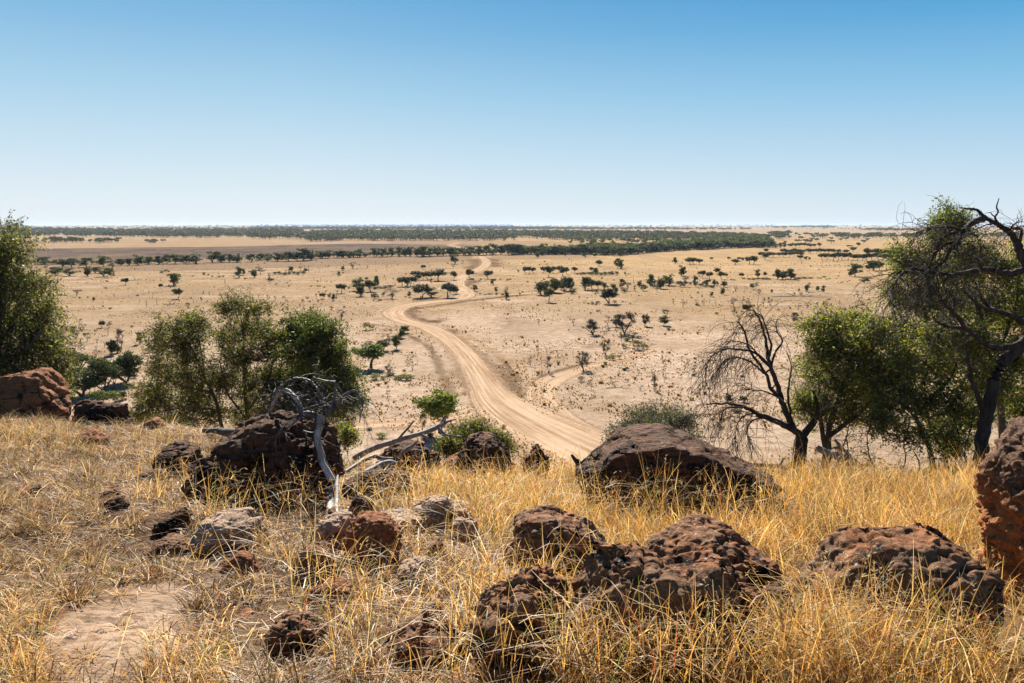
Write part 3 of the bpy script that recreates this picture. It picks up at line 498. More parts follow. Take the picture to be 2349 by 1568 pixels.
# ================================================================ TREES
def grow(limbs, tips, alpha=0.35, seg=0.2, seed=0, pw=2.4, rtip=0.004, bend=0.35, wig=0.12):
    """limbs: [(points, r0, r1)]; every later limb starts on the nearest earlier node; tips are reached by the cheapest curved branch"""
    rg = np.random.default_rng(seed); MX = 40000; pos = np.zeros((MX, 3)); par = np.full(MX, -1); pl = np.zeros(MX); rm = np.zeros(MX); n = 0
    for i, (pts, r0, r1) in enumerate(limbs):
        pts = smooth(np.asarray(pts, float), 5); pts = pts + rg.normal(size=pts.shape) * 0.0035 * min(2.0, np.linalg.norm(pts[-1] - pts[0]))* (np.arange(len(pts)) > 0)[:, None]
        k = 0; last = -1
        if n: last = int(np.argmin(np.linalg.norm(pos[:n] - pts[0], axis=1))); k = 1
        for j in range(k, len(pts)):
            pos[n] = pts[j]; par[n] = last; pl[n] = 0 if last < 0 else pl[last] + np.linalg.norm(pts[j] - pos[last]) * .8; rm[n] = r0 + (r1 - r0) * j / (len(pts) - 1); last = n; n += 1
    tips = np.asarray(tips); isroot = pos[0].copy(); order = np.argsort(np.linalg.norm(tips - isroot, axis=1)) if len(tips) else []
    ends = []
    for t in order:
        q = tips[t]; d = np.linalg.norm(pos[:n] - q, axis=1); c = d + alpha * pl[:n] + 0.15 * np.maximum(pos[:n, 2] - q[2], 0); i = int(np.argmin(c)); L = d[i]
        if L < seg * .3: ends.append(i); continue
        k = max(2, int(math.ceil(L / seg))); a = pos[i]; pd = unit(pos[i] - pos[par[i]]) if par[i] >= 0 else np.array([0, 0, 1.]); ctl = a + (unit(q - a) * (1 - bend) + pd * bend) * L * 0.5 + rg.normal(size=3) * L * wig
        last = i
        for s in range(1, k + 1):
            f = s / k; pnt = a * (1 - f) ** 2 + ctl * 2 * f * (1 - f) + q * f * f
            if s < k: pnt = pnt + rg.normal(size=3) * seg * 0.08
            pos[n] = pnt; par[n] = last; pl[n] = pl[last] + np.linalg.norm(pnt - pos[last]); last = n; n += 1
            if n >= MX - 2: raise RuntimeError('tree too big')
        ends.append(last)
    pos, par, rm = pos[:n], par[:n], rm[:n]; acc = np.full(n, 0.0); haschild = np.zeros(n, bool); haschild[par[par >= 0]] = True
    acc[~haschild] = rtip ** pw
    for i in range(n - 1, 0, -1):
        if par[i] >= 0: acc[par[i]] += acc[i]
    r = np.maximum(acc ** (1 / pw), rm)
    return dict(p=pos, par=par, r=r, ends=np.array(ends, int), leaf=~haschild)
def branch_mesh(mb, G, k=6, col=None, m=0, kmin=4):
    p, par, r = G['p'], G['par'], G['r']; n = len(p); i = np.where(par >= 0)[0]; d = unit(p[i] - p[par[i]])
    best = np.full(n, -1); br = np.zeros(n)
    for a in i:
        if r[a] > br[par[a]]: br[par[a]] = r[a]; best[par[a]] = a
    E = np.zeros((n, 3)); E[i] = d; E[0] = E[best[0]] if best[0] >= 0 else (0, 0, 1)
    T = E.copy(); h = best >= 0; T[h] = unit(E[h] + E[best[h]]); main = best[par[i]] == i
    da = np.where(main[:, None], T[par[i]], d); ra = np.where(main, r[par[i]], r[i] * 1.15)
    th_ = np.quantile(r[i], .8); big = r[i] >= th_
    for sel, kk in ((big, k), (~big, kmin)):
        if sel.any(): frustums(mb, p[par[i]][sel], p[i][sel], ra[sel], r[i][sel], da[sel], T[i][sel], kk, col, m)
def twigs(starts, dirs, n, L, K, grav, rg, spread=0.9, curl=0.35):
    """n curling twigs at every start; returns (M,K+1,3)"""
    S = np.repeat(starts, n, 0); D = unit(np.repeat(dirs, n, 0) + rg.normal(size=(len(starts) * n, 3)) * spread)
    l = (L * rg.uniform(.5, 1.2, len(S)) / K)[:, None]; out = [S]
    for k in range(K):
        D = unit(D + rg.normal(size=D.shape) * curl + np.array([0, 0, -grav])); S = S + D * l; out.append(S)
    return np.stack(out, 1)
def twig_mesh(mb, T, r0, r1, k=3, col=None, m=0):
    K = T.shape[1] - 1; rad = np.linspace(r0, r1, K + 1); A = T[:, :-1].reshape(-1, 3); B = T[:, 1:].reshape(-1, 3)
    frustums(mb, A, B, np.tile(rad[:-1], len(T)), np.tile(rad[1:], len(T)), k=k, col=col, m=m)
def leaves(mb, C, L, W, rg, pal, m=0, droop=0.3, dirs=None, var=0.35):
    n = len(C); d = rg.normal(size=(n, 3)); d = unit(d if dirs is None else d * .8 + dirs); d[:, 2] -= droop; d = unit(d)
    s = unit(np.cross(d, rg.normal(size=(n, 3)))); l = (L * rg.uniform(.6, 1.25, n))[:, None]; w_ = (W * rg.uniform(.6, 1.2, n))[:, None]
    nn = np.cross(d, s) * w_ * 0.5
    V = np.stack([C, C + d * l * .5 + s * w_ + nn, C + d * l, C + d * l * .45 - s * w_ + nn], 1).reshape(-1, 3)
    pal = np.asarray(pal); c = pal[rg.choice(len(pal), n, p=None)] * (1 + var * rg.normal(size=(n, 1)).clip(-1.5, 1.8)) ; c = np.clip(c, .005, 1)
    mb.add(V, np.arange(n * 4).reshape(n, 4), np.repeat(c, 4, 0), m)
def blob_pts(blobs, n, rg, shell=0.55):
    """blobs: rows (centre xyz, radii xyz); points mostly towards the outside"""
    B = np.asarray(blobs, float); vol = B[:, 3] * B[:, 5] + .02; k = rg.choice(len(B), n, p=vol / vol.sum()); d = unit(rg.normal(size=(n, 3)))
    return B[k, :3] + d * B[k, 3:] * (rg.uniform(0, 1, n) ** shell * np.where(rg.random(n) < .25, 1.25, 1))[:, None]
def vblobs(lst, y, rd=1.0, rg=None, dy=0.5):
    """crown lobes given as (u, v, radius u, radius v) at distance y"""
    out = []
    for (u, v, ru, rv) in lst:
        yy = y + (rg.uniform(-dy, dy) if rg is not None else 0); p = P(u, v, yy); s = yy / FPX; out.append([*p, ru * s * 1.1, max(ru, rv) * s * rd, rv * s * 1.05])
    return out
def nodes_on_ground(u, y, dz=0.08):
    p = P(u, 900, y); p[2] = ground_z(p[0], p[1]) - dz; return p
OLIVE = [(0.125, 0.135, 0.048), (0.095, 0.11, 0.04), (0.175, 0.17, 0.06), (0.07, 0.082, 0.034), (0.22, 0.185, 0.065)]
GREEN = [(0.16, 0.20, 0.055), (0.125, 0.16, 0.048), (0.22, 0.245, 0.065), (0.29, 0.29, 0.08), (0.105, 0.125, 0.042), (0.40, 0.31, 0.07)]
DENS = {105: .42, 106: .42, 107: .58, 101: .62, 102: .5, 103: .5, 104: .6}
def leafy_tree(label, base_uy, limbs, lobes, y, ntips, ntw, nlf, pal, seed, L=0.075, W=0.018, rd=0.9, dy=0.6, name='tree', cat='tree', bark=None, alpha=0.35, tw=0.34, rtip=0.004, group=None, grav=0.12, shell=0.5, dead=()):
    rg = np.random.default_rng(seed); b = nodes_on_ground(*base_uy)
    LB = [([b] + [P(u, v, yy) for (u, v, yy) in pts], r0, r1) if i == 0 else ([P(u, v, yy) for (u, v, yy) in pts], r0, r1) for i, (pts, r0, r1) in enumerate(limbs)]
    B = vblobs(lobes, y, rd, rg, dy); tips = blob_pts(B, ntips, rg, shell)
    G = grow(LB, tips, alpha, .16, seed, rtip=rtip); mt = MB(); branch_mesh(mt, G, 8)
    e = G['ends']; par = G['par'][e]; d = unit(G['p'][e] - G['p'][np.maximum(par, 0)]); T = twigs(G['p'][e], d, ntw, tw, 4, grav, rg)
    mid = np.maximum(G['par'][par], 0); T2 = twigs(G['p'][mid], d, max(1, ntw // 2), tw, 4, grav, rg, 1.2); T = np.concatenate([T, T2])
    twig_mesh(mt, T, rtip * .8, .0015)
    C = T[:, 1:].reshape(-1, 3); C = C[rg.random(len(C)) < DENS.get(seed, .52)]; C = np.repeat(C, nlf, 0); C = C + rg.normal(size=C.shape) * 0.025
    cl = np.repeat(rg.uniform(0.72, 1.25, len(T)), 4 * nlf)[:, None]
    mc = MB(); leaves(mc, C, L, W, rg, pal); 
    root = obj(name, None, loc=b, label=label, cat=cat, group=group)
    for mb_, nm, mt_, sf in ((mt, 'trunk', bark or M_BARK, True), (mc, 'crown', M_LEAF, False)):
        me = mb_.mesh(nm, [mt_], sf); co = np.empty(len(me.vertices) * 3, np.float32); me.vertices.foreach_get('co', co); me.vertices.foreach_set('co', (co.reshape(-1, 3) - b).ravel().astype(np.float32)); me.update(); obj(nm, me, root)
    return root
# the leafy trees round the hill top
leafy_tree('tall olive-green leafy tree over the huge red boulder at the far left', (-30, 12.6), [([(-25, 900, 12.6), (0, 760, 12.8), (10, 640, 12.9), (12, 530, 13)], .10, .012), ([(-15, 860, 12.6), (60, 800, 12.4), (110, 740, 12.4)], .035, .01), ([(-20, 900, 12.6), (-90, 800, 12.7), (-130, 680, 12.8)], .05, .01), ([(-5, 800, 12.8), (50, 700, 13), (80, 620, 13)], .03, .008)],
           [(8, 522, 26, 28), (2, 570, 40, 30), (40, 560, 32, 20), (8, 640, 75, 55), (70, 655, 50, 45), (30, 730, 85, 60), (95, 710, 40, 40), (60, 800, 90, 55), (110, 780, 45, 40), (20, 870, 90, 50), (110, 850, 50, 40), (150, 830, 20, 20), (-80, 640, 90, 100), (-120, 760, 120, 110), (-90, 860, 100, 60)], 12.8, 620, 6, 3, OLIVE, 101, L=.062, W=.013)
leafy_tree('left leaning tree of the leafy cluster, its thin crown spreading left', (515, 16.2), [([(500, 940, 16.2), (465, 860, 16.1), (440, 800, 16), (400, 750, 16)], .05, .012), ([(480, 900, 16.2), (400, 880, 16), (350, 850, 15.8)], .03, .008), ([(470, 860, 16.1), (455, 770, 16.3), (450, 730, 16.3)], .02, .006)],
           [(400, 762, 58, 34), (445, 740, 35, 22), (365, 790, 30, 28), (420, 800, 40, 25), (385, 850, 50, 35), (440, 850, 45, 40), (350, 900, 36, 38), (390, 930, 50, 35), (450, 910, 50, 40), (330, 935, 18, 18), (470, 950, 40, 25)], 16, 330, 6, 3, OLIVE, 102, L=.062, W=.013)
leafy_tree('tallest tree in the middle of the leafy cluster, open fan-shaped top', (566, 16.6), [([(565, 940, 16.6), (560, 860, 16.6), (558, 780, 16.6), (552, 720, 16.6)], .055, .010), ([(565, 960, 16.6), (520, 900, 16.4), (505, 830, 16.3)], .03, .008), ([(567, 950, 16.6), (610, 880, 16.5), (630, 810, 16.5)], .035, .008), ([(560, 850, 16.6), (580, 770, 16.8), (600, 720, 16.8)], .02, .006)],
           [(548, 690, 42, 14), (525, 705, 25, 16), (590, 712, 26, 18), (560, 745, 38, 26), (515, 790, 35, 38), (560, 815, 60, 42), (620, 785, 34, 40), (600, 760, 22, 20), (510, 870, 45, 42), (575, 885, 60, 45), (635, 860, 42, 45), (530, 950, 45, 25), (600, 945, 55, 28)], 16.5, 380, 6, 3, OLIVE, 103, L=.062, W=.013, shell=.6)
leafy_tree('dense dark tree at the right of the leafy cluster behind the dead snag', (705, 16.0), [([(705, 960, 16), (715, 870, 16), (715, 800, 16), (710, 740, 16)], .06, .012), ([(705, 930, 16), (670, 860, 15.9), (680, 790, 15.9)], .03, .008), ([(708, 920, 16), (760, 880, 16), (785, 850, 16)], .03, .008)],
           [(705, 728, 38, 20), (690, 760, 40, 30), (740, 765, 38, 30), (705, 810, 60, 36), (765, 815, 35, 32), (690, 870, 50, 42), (745, 870, 55, 42), (795, 870, 26, 28), (700, 930, 50, 36), (765, 925, 50, 34), (808, 915, 22, 22), (655, 930, 30, 30)], 16, 470, 6, 4, [(0.11, .145, .042), (.085, .115, .035), (.15, .17, .05), (.065, .085, .03)], 104, L=.062, W=.014)
leafy_tree('green bushy tree behind the drooping dead tree at the right', (1895, 10.6), [([(1900, 1000, 10.6), (1930, 900, 10.6), (1960, 800, 10.7), (1970, 750, 10.7)], .05, .012), ([(1895, 1040, 10.6), (1880, 950, 10.5), (1880, 860, 10.5)], .035, .008), ([(1905, 1000, 10.6), (1990, 930, 10.5), (2020, 850, 10.5)], .035, .008)],
           [(1905, 745, 55, 32), (1960, 735, 50, 30), (2010, 770, 45, 35), (1890, 800, 50, 38), (1950, 810, 60, 45), (2015, 840, 45, 45), (1870, 860, 38, 36), (1935, 880, 60, 42), (2000, 920, 50, 40), (1870, 930, 45, 32), (1930, 950, 48, 28), (2040, 760, 30, 30), (1845, 920, 22, 22)], 10.7, 520, 6, 3, GREEN, 105, L=.048, W=.011, tw=.26, rtip=.003)
leafy_tree('green tree with two leaning dark stems left of the thick black trunk', (2142, 10.2), [([(2140, 1060, 10.2), (2110, 980, 10.2), (2090, 900, 10.2), (2100, 800, 10.2)], .045, .012), ([(2142, 1115, 10.2), (2170, 1100, 10.2), (2165, 1040, 10.2), (2135, 980, 10.3), (2120, 900, 10.3)], .042, .010), ([(2100, 940, 10.2), (2180, 870, 10.1), (2200, 800, 10)], .025, .006), ([(2105, 960, 10.2), (2050, 900, 10.3), (2040, 830, 10.3)], .025, .006)],
           [(2090, 760, 55, 40), (2150, 770, 50, 40), (2060, 830, 50, 45), (2120, 845, 60, 45), (2190, 830, 45, 50), (2060, 910, 50, 42), (2130, 920, 55, 42), (2195, 915, 40, 40), (2045, 980, 40, 26), (2110, 995, 40, 26), (2175, 985, 40, 34), (2190, 1030, 30, 24), (2235, 880, 30, 60), (2240, 780, 34, 40), (2030, 870, 40, 40), (2020, 950, 35, 28), (2225, 960, 26, 30)], 10.3, 500, 6, 3, GREEN, 106, L=.048, W=.011, tw=.26, rtip=.003)
leafy_tree('tall pale-leaved tree rising above the horizon behind the arching dead limb', (2300, 11.4), [([(2300, 1040, 11.4), (2290, 900, 11.4), (2260, 760, 11.4), (2210, 620, 11.4), (2185, 530, 11.4)], .07, .012), ([(2290, 880, 11.4), (2200, 760, 11.3), (2110, 660, 11.2), (2070, 590, 11.2)], .035, .006), ([(2290, 820, 11.4), (2330, 700, 11.5), (2340, 620, 11.5)], .035, .008), ([(2280, 860, 11.4), (2180, 790, 11.2), (2080, 680, 11.1)], .03, .006)],
           [(2180, 498, 26, 20), (2160, 512, 22, 14), (2200, 520, 32, 20), (2170, 550, 26, 16), (2230, 575, 40, 24), (2080, 590, 36, 20), (2055, 570, 15, 10), (2110, 610, 42, 26), (2180, 620, 60, 34), (2260, 620, 50, 32), (2320, 620, 34, 34), (2050, 665, 24, 14), (2100, 680, 46, 30), (2170, 700, 55, 36), (2250, 700, 60, 40), (2330, 720, 45, 50), (2240, 790, 55, 40), (2320, 820, 45, 50), (2280, 880, 45, 40), (2330, 930, 40, 40), (2400, 700, 60, 140), (2400, 880, 60, 90)], 11.4, 820, 6, 3, [(0.16, 0.20, 0.055), (.125, .16, .048), (.22, .24, .065), (.32, .28, .07), (.10, .12, .04)], 107, L=.050, W=.011, tw=.28, rtip=.003, dy=.5)
leafy_tree('sparse grey-green bush behind the big dark layered boulder', (1500, 11.5), [([(1500, 1030, 11.5), (1505, 980, 11.5), (1510, 945, 11.5)], .018, .004), ([(1500, 1060, 11.5), (1450, 1000, 11.4), (1430, 960, 11.4)], .012, .004), ([(1500, 1060, 11.5), (1560, 1000, 11.5), (1580, 960, 11.5)], .012, .004)],
           [(1470, 950, 36, 22), (1515, 945, 40, 22), (1560, 965, 30, 26), (1440, 985, 26, 22), (1500, 985, 50, 26), (1555, 1000, 38, 22), (1405, 1000, 18, 14), (1590, 1010, 22, 14), (1430, 1015, 30, 14)], 11.5, 230, 6, 2, [(.085, .095, .05), (.06, .07, .04), (.11, .088, .048)], 108, L=.045, W=.009, name='bush', cat='bush', tw=.2, rtip=.0028, bark=M_GREY)
leafy_tree('dark olive bush behind the pointed rocks, left of the road', (1090, 12.5), [([(1090, 1050, 12.5), (1095, 1000, 12.5), (1100, 985, 12.5)], .018, .004), ([(1090, 1060, 12.5), (1040, 1010, 12.5)], .012, .004), ([(1090, 1060, 12.5), (1140, 1010, 12.5)], .012, .004)],
           [(1085, 985, 34, 16), (1055, 1005, 30, 22), (1105, 1005, 36, 24), (1140, 1010, 24, 18), (1160, 1020, 14, 12), (1030, 1025, 22, 20), (1080, 1040, 40, 20)], 12.5, 200, 6, 3, OLIVE, 109, L=.05, W=.011, name='bush', cat='bush', tw=.2, rtip=.003)
leafy_tree('small green shrub at the right foot of the large dark central boulder', (795, 11.5), [([(795, 1010, 11.5), (790, 980, 11.5)], .012, .004)], [(785, 985, 20, 12), (800, 1000, 16, 12), (770, 1000, 12, 12)], 11.5, 60, 5, 3, GREEN, 110, L=.045, W=.011, name='bush', cat='bush', tw=.15, rtip=.003)
def dead_wood(name, label, cat, limbs, seed, mat, base=None, tips=(), ntw=0, L=.4, K=7, grav=.15, spread=.7, wr=.004, sub=True, minr=0.0, maxr=.03, rtip=.004, frac=1.0, curl=.3, whites=None):
    rg = np.random.default_rng(seed); LB = [([P(*q) for q in pts], r0, r1) for (pts, r0, r1) in limbs]
    if base is not None: LB[0] = ([base] + list(LB[0][0]), LB[0][1], LB[0][2])
    b = np.array(LB[0][0][0]); G = grow(LB, np.array([P(*q) for q in tips]) if len(tips) else [], .3, .14, seed, rtip=rtip)
    mb = MB(); branch_mesh(mb, G, 9, kmin=5)
    if ntw:
        ok = np.where((G['r'] < maxr) & (G['r'] > minr) & (G['par'] >= 0))[0]; ok = ok[(rg.random(len(ok)) < frac) & (proj(G['p'][ok])[1] > 520 * (seed == 201))]; d = unit(G['p'][ok] - G['p'][G['par'][ok]])
        T = twigs(G['p'][ok], d, ntw, L, K, grav, rg, spread, curl); twig_mesh(mb, T, wr, wr * .35)
        if sub:
            s = T[:, 2::2].reshape(-1, 3); dd = unit(T[:, 2::2] - T[:, 1:-1:2]).reshape(-1, 3); T2 = twigs(s, dd, 1, L * .5, 4, grav * 1.2, rg, .6, curl); twig_mesh(mb, T2, wr * .6, wr * .25)
    root = obj(name, None, loc=b, label=label, cat=cat)
    def put(mb_, nm, mt_):
        me = mb_.mesh(nm, [mt_], True); co = np.empty(len(me.vertices) * 3, np.float32); me.vertices.foreach_get('co', co); me.vertices.foreach_set('co', (co.reshape(-1, 3) - b).ravel().astype(np.float32)); me.update(); obj(nm, me, root)
    put(mb, 'branches' if whites else 'trunk', mat)
    for (nm, pts, rad, mt_) in whites or ():
        m2 = MB(); pp = smooth(np.array([P(*q) for q in pts]), 6); tube(m2, pp, np.interp(np.linspace(0, 1, len(pp)), np.linspace(0, 1, len(rad)), rad), 10, wob=.25, seed=seed); put(m2, nm, mt_)
    return root
def dl(lst, y0, y1=None):       # crop of the upper right corner -> frame coordinates
    y1 = y0 if y1 is None else y1; n = len(lst)
    return [(1761.75 + a / 4, 428.2 + b / 4, y0 + (y1 - y0) * i / max(1, n - 1)) for i, (a, b) in enumerate(lst)]
def fl(lst, y0, y1=None, ou=587.25, ov=795.2):
    y1 = y0 if y1 is None else y1; n = len(lst)
    return [(ou + a / 4, ov + b / 4, y0 + (y1 - y0) * i / max(1, n - 1)) for i, (a, b) in enumerate(lst)]
# big black tree at the right edge
yb = 9.3
dead_wood('tree', 'big black-barked half-dead tree at the right edge with a bare arching limb', 'tree',
  [([(2243, 1090, yb), (2252, 1030, yb), (2262, 960, yb), (2275, 900, yb), (2300, 835, yb), (2345, 790, yb), (2385, 710, yb), (2375, 640, yb), (2345, 590, yb), (2335, 560, yb)], .088, .048),
   (dl([(2290, 520), (2230, 430), (2150, 370), (2080, 330), (2000, 290), (1940, 230), (1900, 210), (1800, 203)], yb, 9.0), .038, .010),
   (dl([(1990, 290), (1900, 325), (1830, 370), (1780, 430), (1750, 500), (1690, 560), (1620, 680), (1500, 760)], 9.0, 8.7), .038, .010),
   (dl([(1790, 425), (1690, 425), (1600, 480), (1560, 560), (1540, 640)], 8.9, 8.8), .020, .006),
   (dl([(1850, 350), (1780, 400), (1700, 370), (1580, 375), (1500, 385), (1400, 415)], 8.9, 8.6), .018, .005),
   (dl([(1730, 530), (1660, 520), (1570, 580), (1480, 660), (1440, 740)], 8.9, 8.7), .020, .006),
   (dl([(2095, 320), (2088, 275), (2115, 235), (2100, 190), (2110, 150), (2122, 108)], yb), .014, .005),
   (dl([(2090, 280), (2060, 260), (2045, 240), (2022, 238)], yb), .009, .003), (dl([(1900, 215), (1920, 208)], 9.0), .012, .006),
   (dl([(2060, 350), (2010, 350), (1960, 375)], 9.1), .010, .004),
   (dl([(2310, 520), (2330, 400), (2270, 385), (2235, 378), (2270, 340), (2338, 320)], yb, 9.1), .022, .005),
   (dl([(2420, 740), (2349, 765), (2250, 795), (2150, 790), (2050, 765), (1950, 765), (1850, 785), (1750, 805), (1650, 810), (1550, 790), (1450, 775), (1340, 755), (1260, 785), (1190, 860), (1140, 940), (1120, 1000), (1145, 1110)], yb, 8.3), .04, .006),
   (dl([(1360, 755), (1290, 780), (1205, 785)], 8.6), .012, .006), (dl([(1650, 805), (1560, 790), (1490, 830), (1440, 900), (1400, 960)], 8.8), .012, .005),
   (dl([(2100, 780), (2095, 700), (2085, 650)], 9), .012, .008), (dl([(1960, 765), (1940, 700), (1900, 650), (1830, 620)], 8.9), .018, .006),
   (dl([(2460, 1250), (2349, 1240), (2230, 1180), (2110, 1140), (2000, 1080), (1930, 960), (1910, 880)], yb, 9.0), .042, .010),
   (dl([(2100, 1140), (1980, 1110), (1850, 1010), (1800, 960)], 9.0, 8.8), .030, .008),
   (dl([(2349, 1440), (2230, 1470), (2120, 1485), (2000, 1445), (1900, 1370), (1800, 1300), (1680, 1290), (1580, 1260), (1510, 1190)], yb, 8.8), .042, .012),
   (dl([(1820, 1310), (1740, 1190), (1650, 1110), (1600, 1040), (1570, 960)], 8.9), .03, .008), (dl([(1690, 1160), (1710, 1060), (1660, 950)], 8.9), .025, .008),
   ([(2262, 960, yb), (2240, 900, 9.2), (2225, 850, 9.2), (2215, 790, 9.2)], .04, .01), ([(2245, 1080, yb), (2225, 960, 9.0), (2190, 900, 9.0), (2170, 860, 9)], .0, .0)][:-1],
  201, M_DARKBARK, base=nodes_on_ground(2236, yb), ntw=2, L=.50, K=8, grav=.16, maxr=.021, wr=.0042, frac=.6, curl=.28, spread=.8)
# drooping dead tree
yd = 10.1
def kl(lst, y0, y1=None):       # crop 2600..3400 x 1100..1850 of the photograph
    y1 = y0 if y1 is None else y1; n = len(lst); k = 800 / 956 / 1.6347
    return [(1590.5 + a * k, 672.9 + b * k, y0 + (y1 - y0) * i / max(1, n - 1)) for i, (a, b) in enumerate(lst)]
dead_wood('dead_tree', 'bare dead tree with drooping twigs, leaning left over the plain at the right', 'dead tree',
  [(kl([(475, 740), (480, 690), (488, 640)], yd), .095, .085),
   (kl([(488, 650), (450, 610), (400, 590), (340, 560), (290, 545), (240, 515), (180, 500), (110, 495), (55, 497)], yd, 9.6), .05, .007),
   (kl([(488, 640), (520, 605), (545, 570), (560, 520), (540, 440)], yd, 10.2), .055, .02),
   (kl([(440, 600), (420, 540), (395, 470), (370, 390), (345, 320), (330, 240), (318, 180), (290, 110), (268, 72)], yd, 10.2), .045, .007),
   (kl([(395, 470), (350, 430), (330, 370), (290, 310), (250, 250), (230, 170), (200, 128)], yd, 9.9), .028, .008),
   (kl([(330, 330), (350, 240), (340, 200), (322, 140), (305, 95)], 10.1), .02, .006), (kl([(345, 330), (372, 260), (400, 215), (375, 170), (372, 130)], 10.2), .02, .005),
   (kl([(380, 420), (350, 340), (300, 290), (260, 240), (200, 215), (150, 215)], 10, 9.8), .016, .004),
   (kl([(350, 330), (280, 270), (220, 255), (160, 250), (110, 265), (70, 300), (55, 345)], 10, 9.5), .020, .003),
   (kl([(330, 370), (260, 310), (200, 290), (140, 300), (110, 350)], 9.9, 9.6), .014, .003), (kl([(390, 470), (320, 440), (262, 435), (225, 410)], 10), .012, .004), (kl([(262, 435), (262, 400)], 9.9), .008, .004),
   (kl([(400, 590), (340, 570), (280, 540), (215, 560), (190, 620), (190, 690)], 9.9, 9.6), .018, .003), (kl([(240, 515), (150, 515), (120, 570), (112, 640)], 9.7, 9.5), .012, .003),
   (kl([(330, 560), (270, 570), (240, 620), (260, 680)], 9.8), .012, .003), (kl([(440, 560), (425, 470), (430, 400), (440, 330), (420, 270)], 10.2), .02, .005)],
  202, M_DARKBARK, base=nodes_on_ground(1840, yd), ntw=2, L=.46, K=8, grav=.22, maxr=.0125, wr=.0042, frac=.75, curl=.2, spread=.6)
# dead snag in front of the big central boulder
ys = 6.35
M_GREY_ = M_GREY
dead_wood('dead_snag', 'weathered dead snag with arching bare branches and a bleached white trunk, centre left', 'dead tree',
  [(fl([(640, 1150), (600, 1020), (570, 900), (560, 790), (590, 660)], ys, 6.5), .038, .028),
   (fl([(580, 700), (640, 640), (690, 580), (715, 480), (722, 400), (720, 325)], 6.45), .017, .011), (fl([(720, 330), (640, 320), (590, 305), (540, 290)], 6.45), .013, .004),
   (fl([(640, 640), (610, 520), (580, 420), (540, 360), (460, 305), (370, 293), (290, 315), (215, 380), (160, 470), (120, 580), (105, 660)], 6.45, 6.9), .0125, .007),
   (fl([(680, 610), (740, 540), (790, 465), (840, 430), (910, 408), (945, 470), (980, 550), (960, 620), (950, 700)], 6.45, 6.3), .018, .004),
   (fl([(730, 550), (765, 490), (790, 450)], 6.45), .022, .01), (fl([(700, 600), (640, 520), (600, 530), (520, 550), (460, 570)], 6.45), .010, .004),
   (fl([(560, 640), (480, 620), (420, 620), (400, 560)], 6.45), .03, .02), (fl([(420, 640), (360, 690), (300, 760), (280, 770)], 6.4, 6.2), .01, .003), (fl([(560, 800), (480, 790), (400, 770), (330, 800), (260, 850)], 6.4, 6.9), .012, .003),
   (fl([(600, 530), (500, 500), (420, 480), (330, 440), (250, 420)], 6.45), .008, .003), (fl([(215, 385), (130, 450), (70, 520), (60, 640)], 6.8), .010, .003), (fl([(540, 620), (560, 580), (575, 560)], 6.4), .014, .004)],
  203, M_SNAG, ntw=1, L=.34, K=7, grav=.12, maxr=.014, wr=.003, frac=.42, curl=.3, spread=.9,
  whites=[('bleached_trunk', fl([(600, 636), (585, 720), (565, 800), (560, 860), (590, 960), (600, 1060), (650, 1150), (690, 1230)], 6.42, 6.2), [.030, .030, .027, .025, .025, .027, .03, .034], M_WHITE),
          ('bleached_branch', fl([(445, 660), (405, 590), (395, 520), (345, 455), (300, 410), (250, 402), (205, 440), (160, 520), (130, 600), (115, 680)], 6.45, 6.9), [.019, .018, .017, .019, .019, .014, .013, .013, .012, .012], M_WHITE)])
def log(label, pts, rad, mat, seed, extra=(), name='fallen_log', cat='log', ntw=0, L=.3):
    rg = np.random.default_rng(seed); pp = smooth(np.array([P(*q) for q in pts]), 7); b = pp[len(pp) // 2]; mb = MB()
    tube(mb, pp - b, np.interp(np.linspace(0, 1, len(pp)), np.linspace(0, 1, len(rad)), rad), 11, wob=.28, seed=seed)
    for q, r0, r1 in extra:
        e = smooth(np.array([P(*t) for t in q]), 5); tube(mb, e - b, np.linspace(r0, r1, len(e)), 6, wob=.2, seed=seed)
        if ntw: T = twigs(e[2:] - b, unit(np.gradient(e, axis=0))[2:], ntw, L, 5, .05, rg, .9); twig_mesh(mb, T, .004, .0015)
    return obj(name, mb.mesh(name, [mat], True), loc=b, label=label, cat=cat)
log('thick bleached log lying down the slope below the snag', fl([(690, 1210), (680, 1330), (672, 1450), (672, 1560), (680, 1640)], 6.7, 5.7), [.036, .038, .038, .036, .036], M_WHITE, 1)
log('thin pale log lying beside the thick bleached log', fl([(742, 1190), (738, 1300), (738, 1420), (742, 1500), (755, 1570)], 6.6, 5.9), [.018, .022, .022, .02, .022], M_WHITE, 2)
log('forked dark branch leaning up to the right above the rubble', fl([(900, 1030), (1000, 970), (1100, 925), (1210, 890), (1320, 855), (1420, 825), (1520, 800), (1610, 765), (1680, 735), (1720, 700), (1745, 650)], 8.0, 7.7), [.028, .028, .026, .026, .025, .024, .024, .025, .024, .014, .006], M_GREY, 3,
    [(fl([(1310, 850), (1350, 800), (1400, 745), (1448, 682)], 7.8), .014, .01), (fl([(1700, 730), (1760, 690), (1832, 668)], 7.7), .02, .006), (fl([(1680, 750), (1720, 800), (1780, 820), (1885, 828)], 7.7, 7.5), .018, .006), (fl([(1525, 815), (1590, 850), (1630, 890), (1650, 955)], 7.7), .016, .006), (fl([(1740, 700), (1780, 690), (1800, 730)], 7.7), .012, .004), (fl([(1260, 860), (1240, 890), (1225, 930)], 7.8), .012, .006)], 'fallen_branch', 'fallen branch')
log('curved grey log lying in the golden grass right of the bleached log', fl([(960, 1210), (1020, 1160), (1090, 1120), (1160, 1080), (1230, 1068), (1290, 1080)], 6.9, 7.2), [.022, .032, .030, .028, .025, .018], M_GREY, 4, [(fl([(1180, 1090), (1190, 1150), (1180, 1240)], 7.0), .025, .015)])
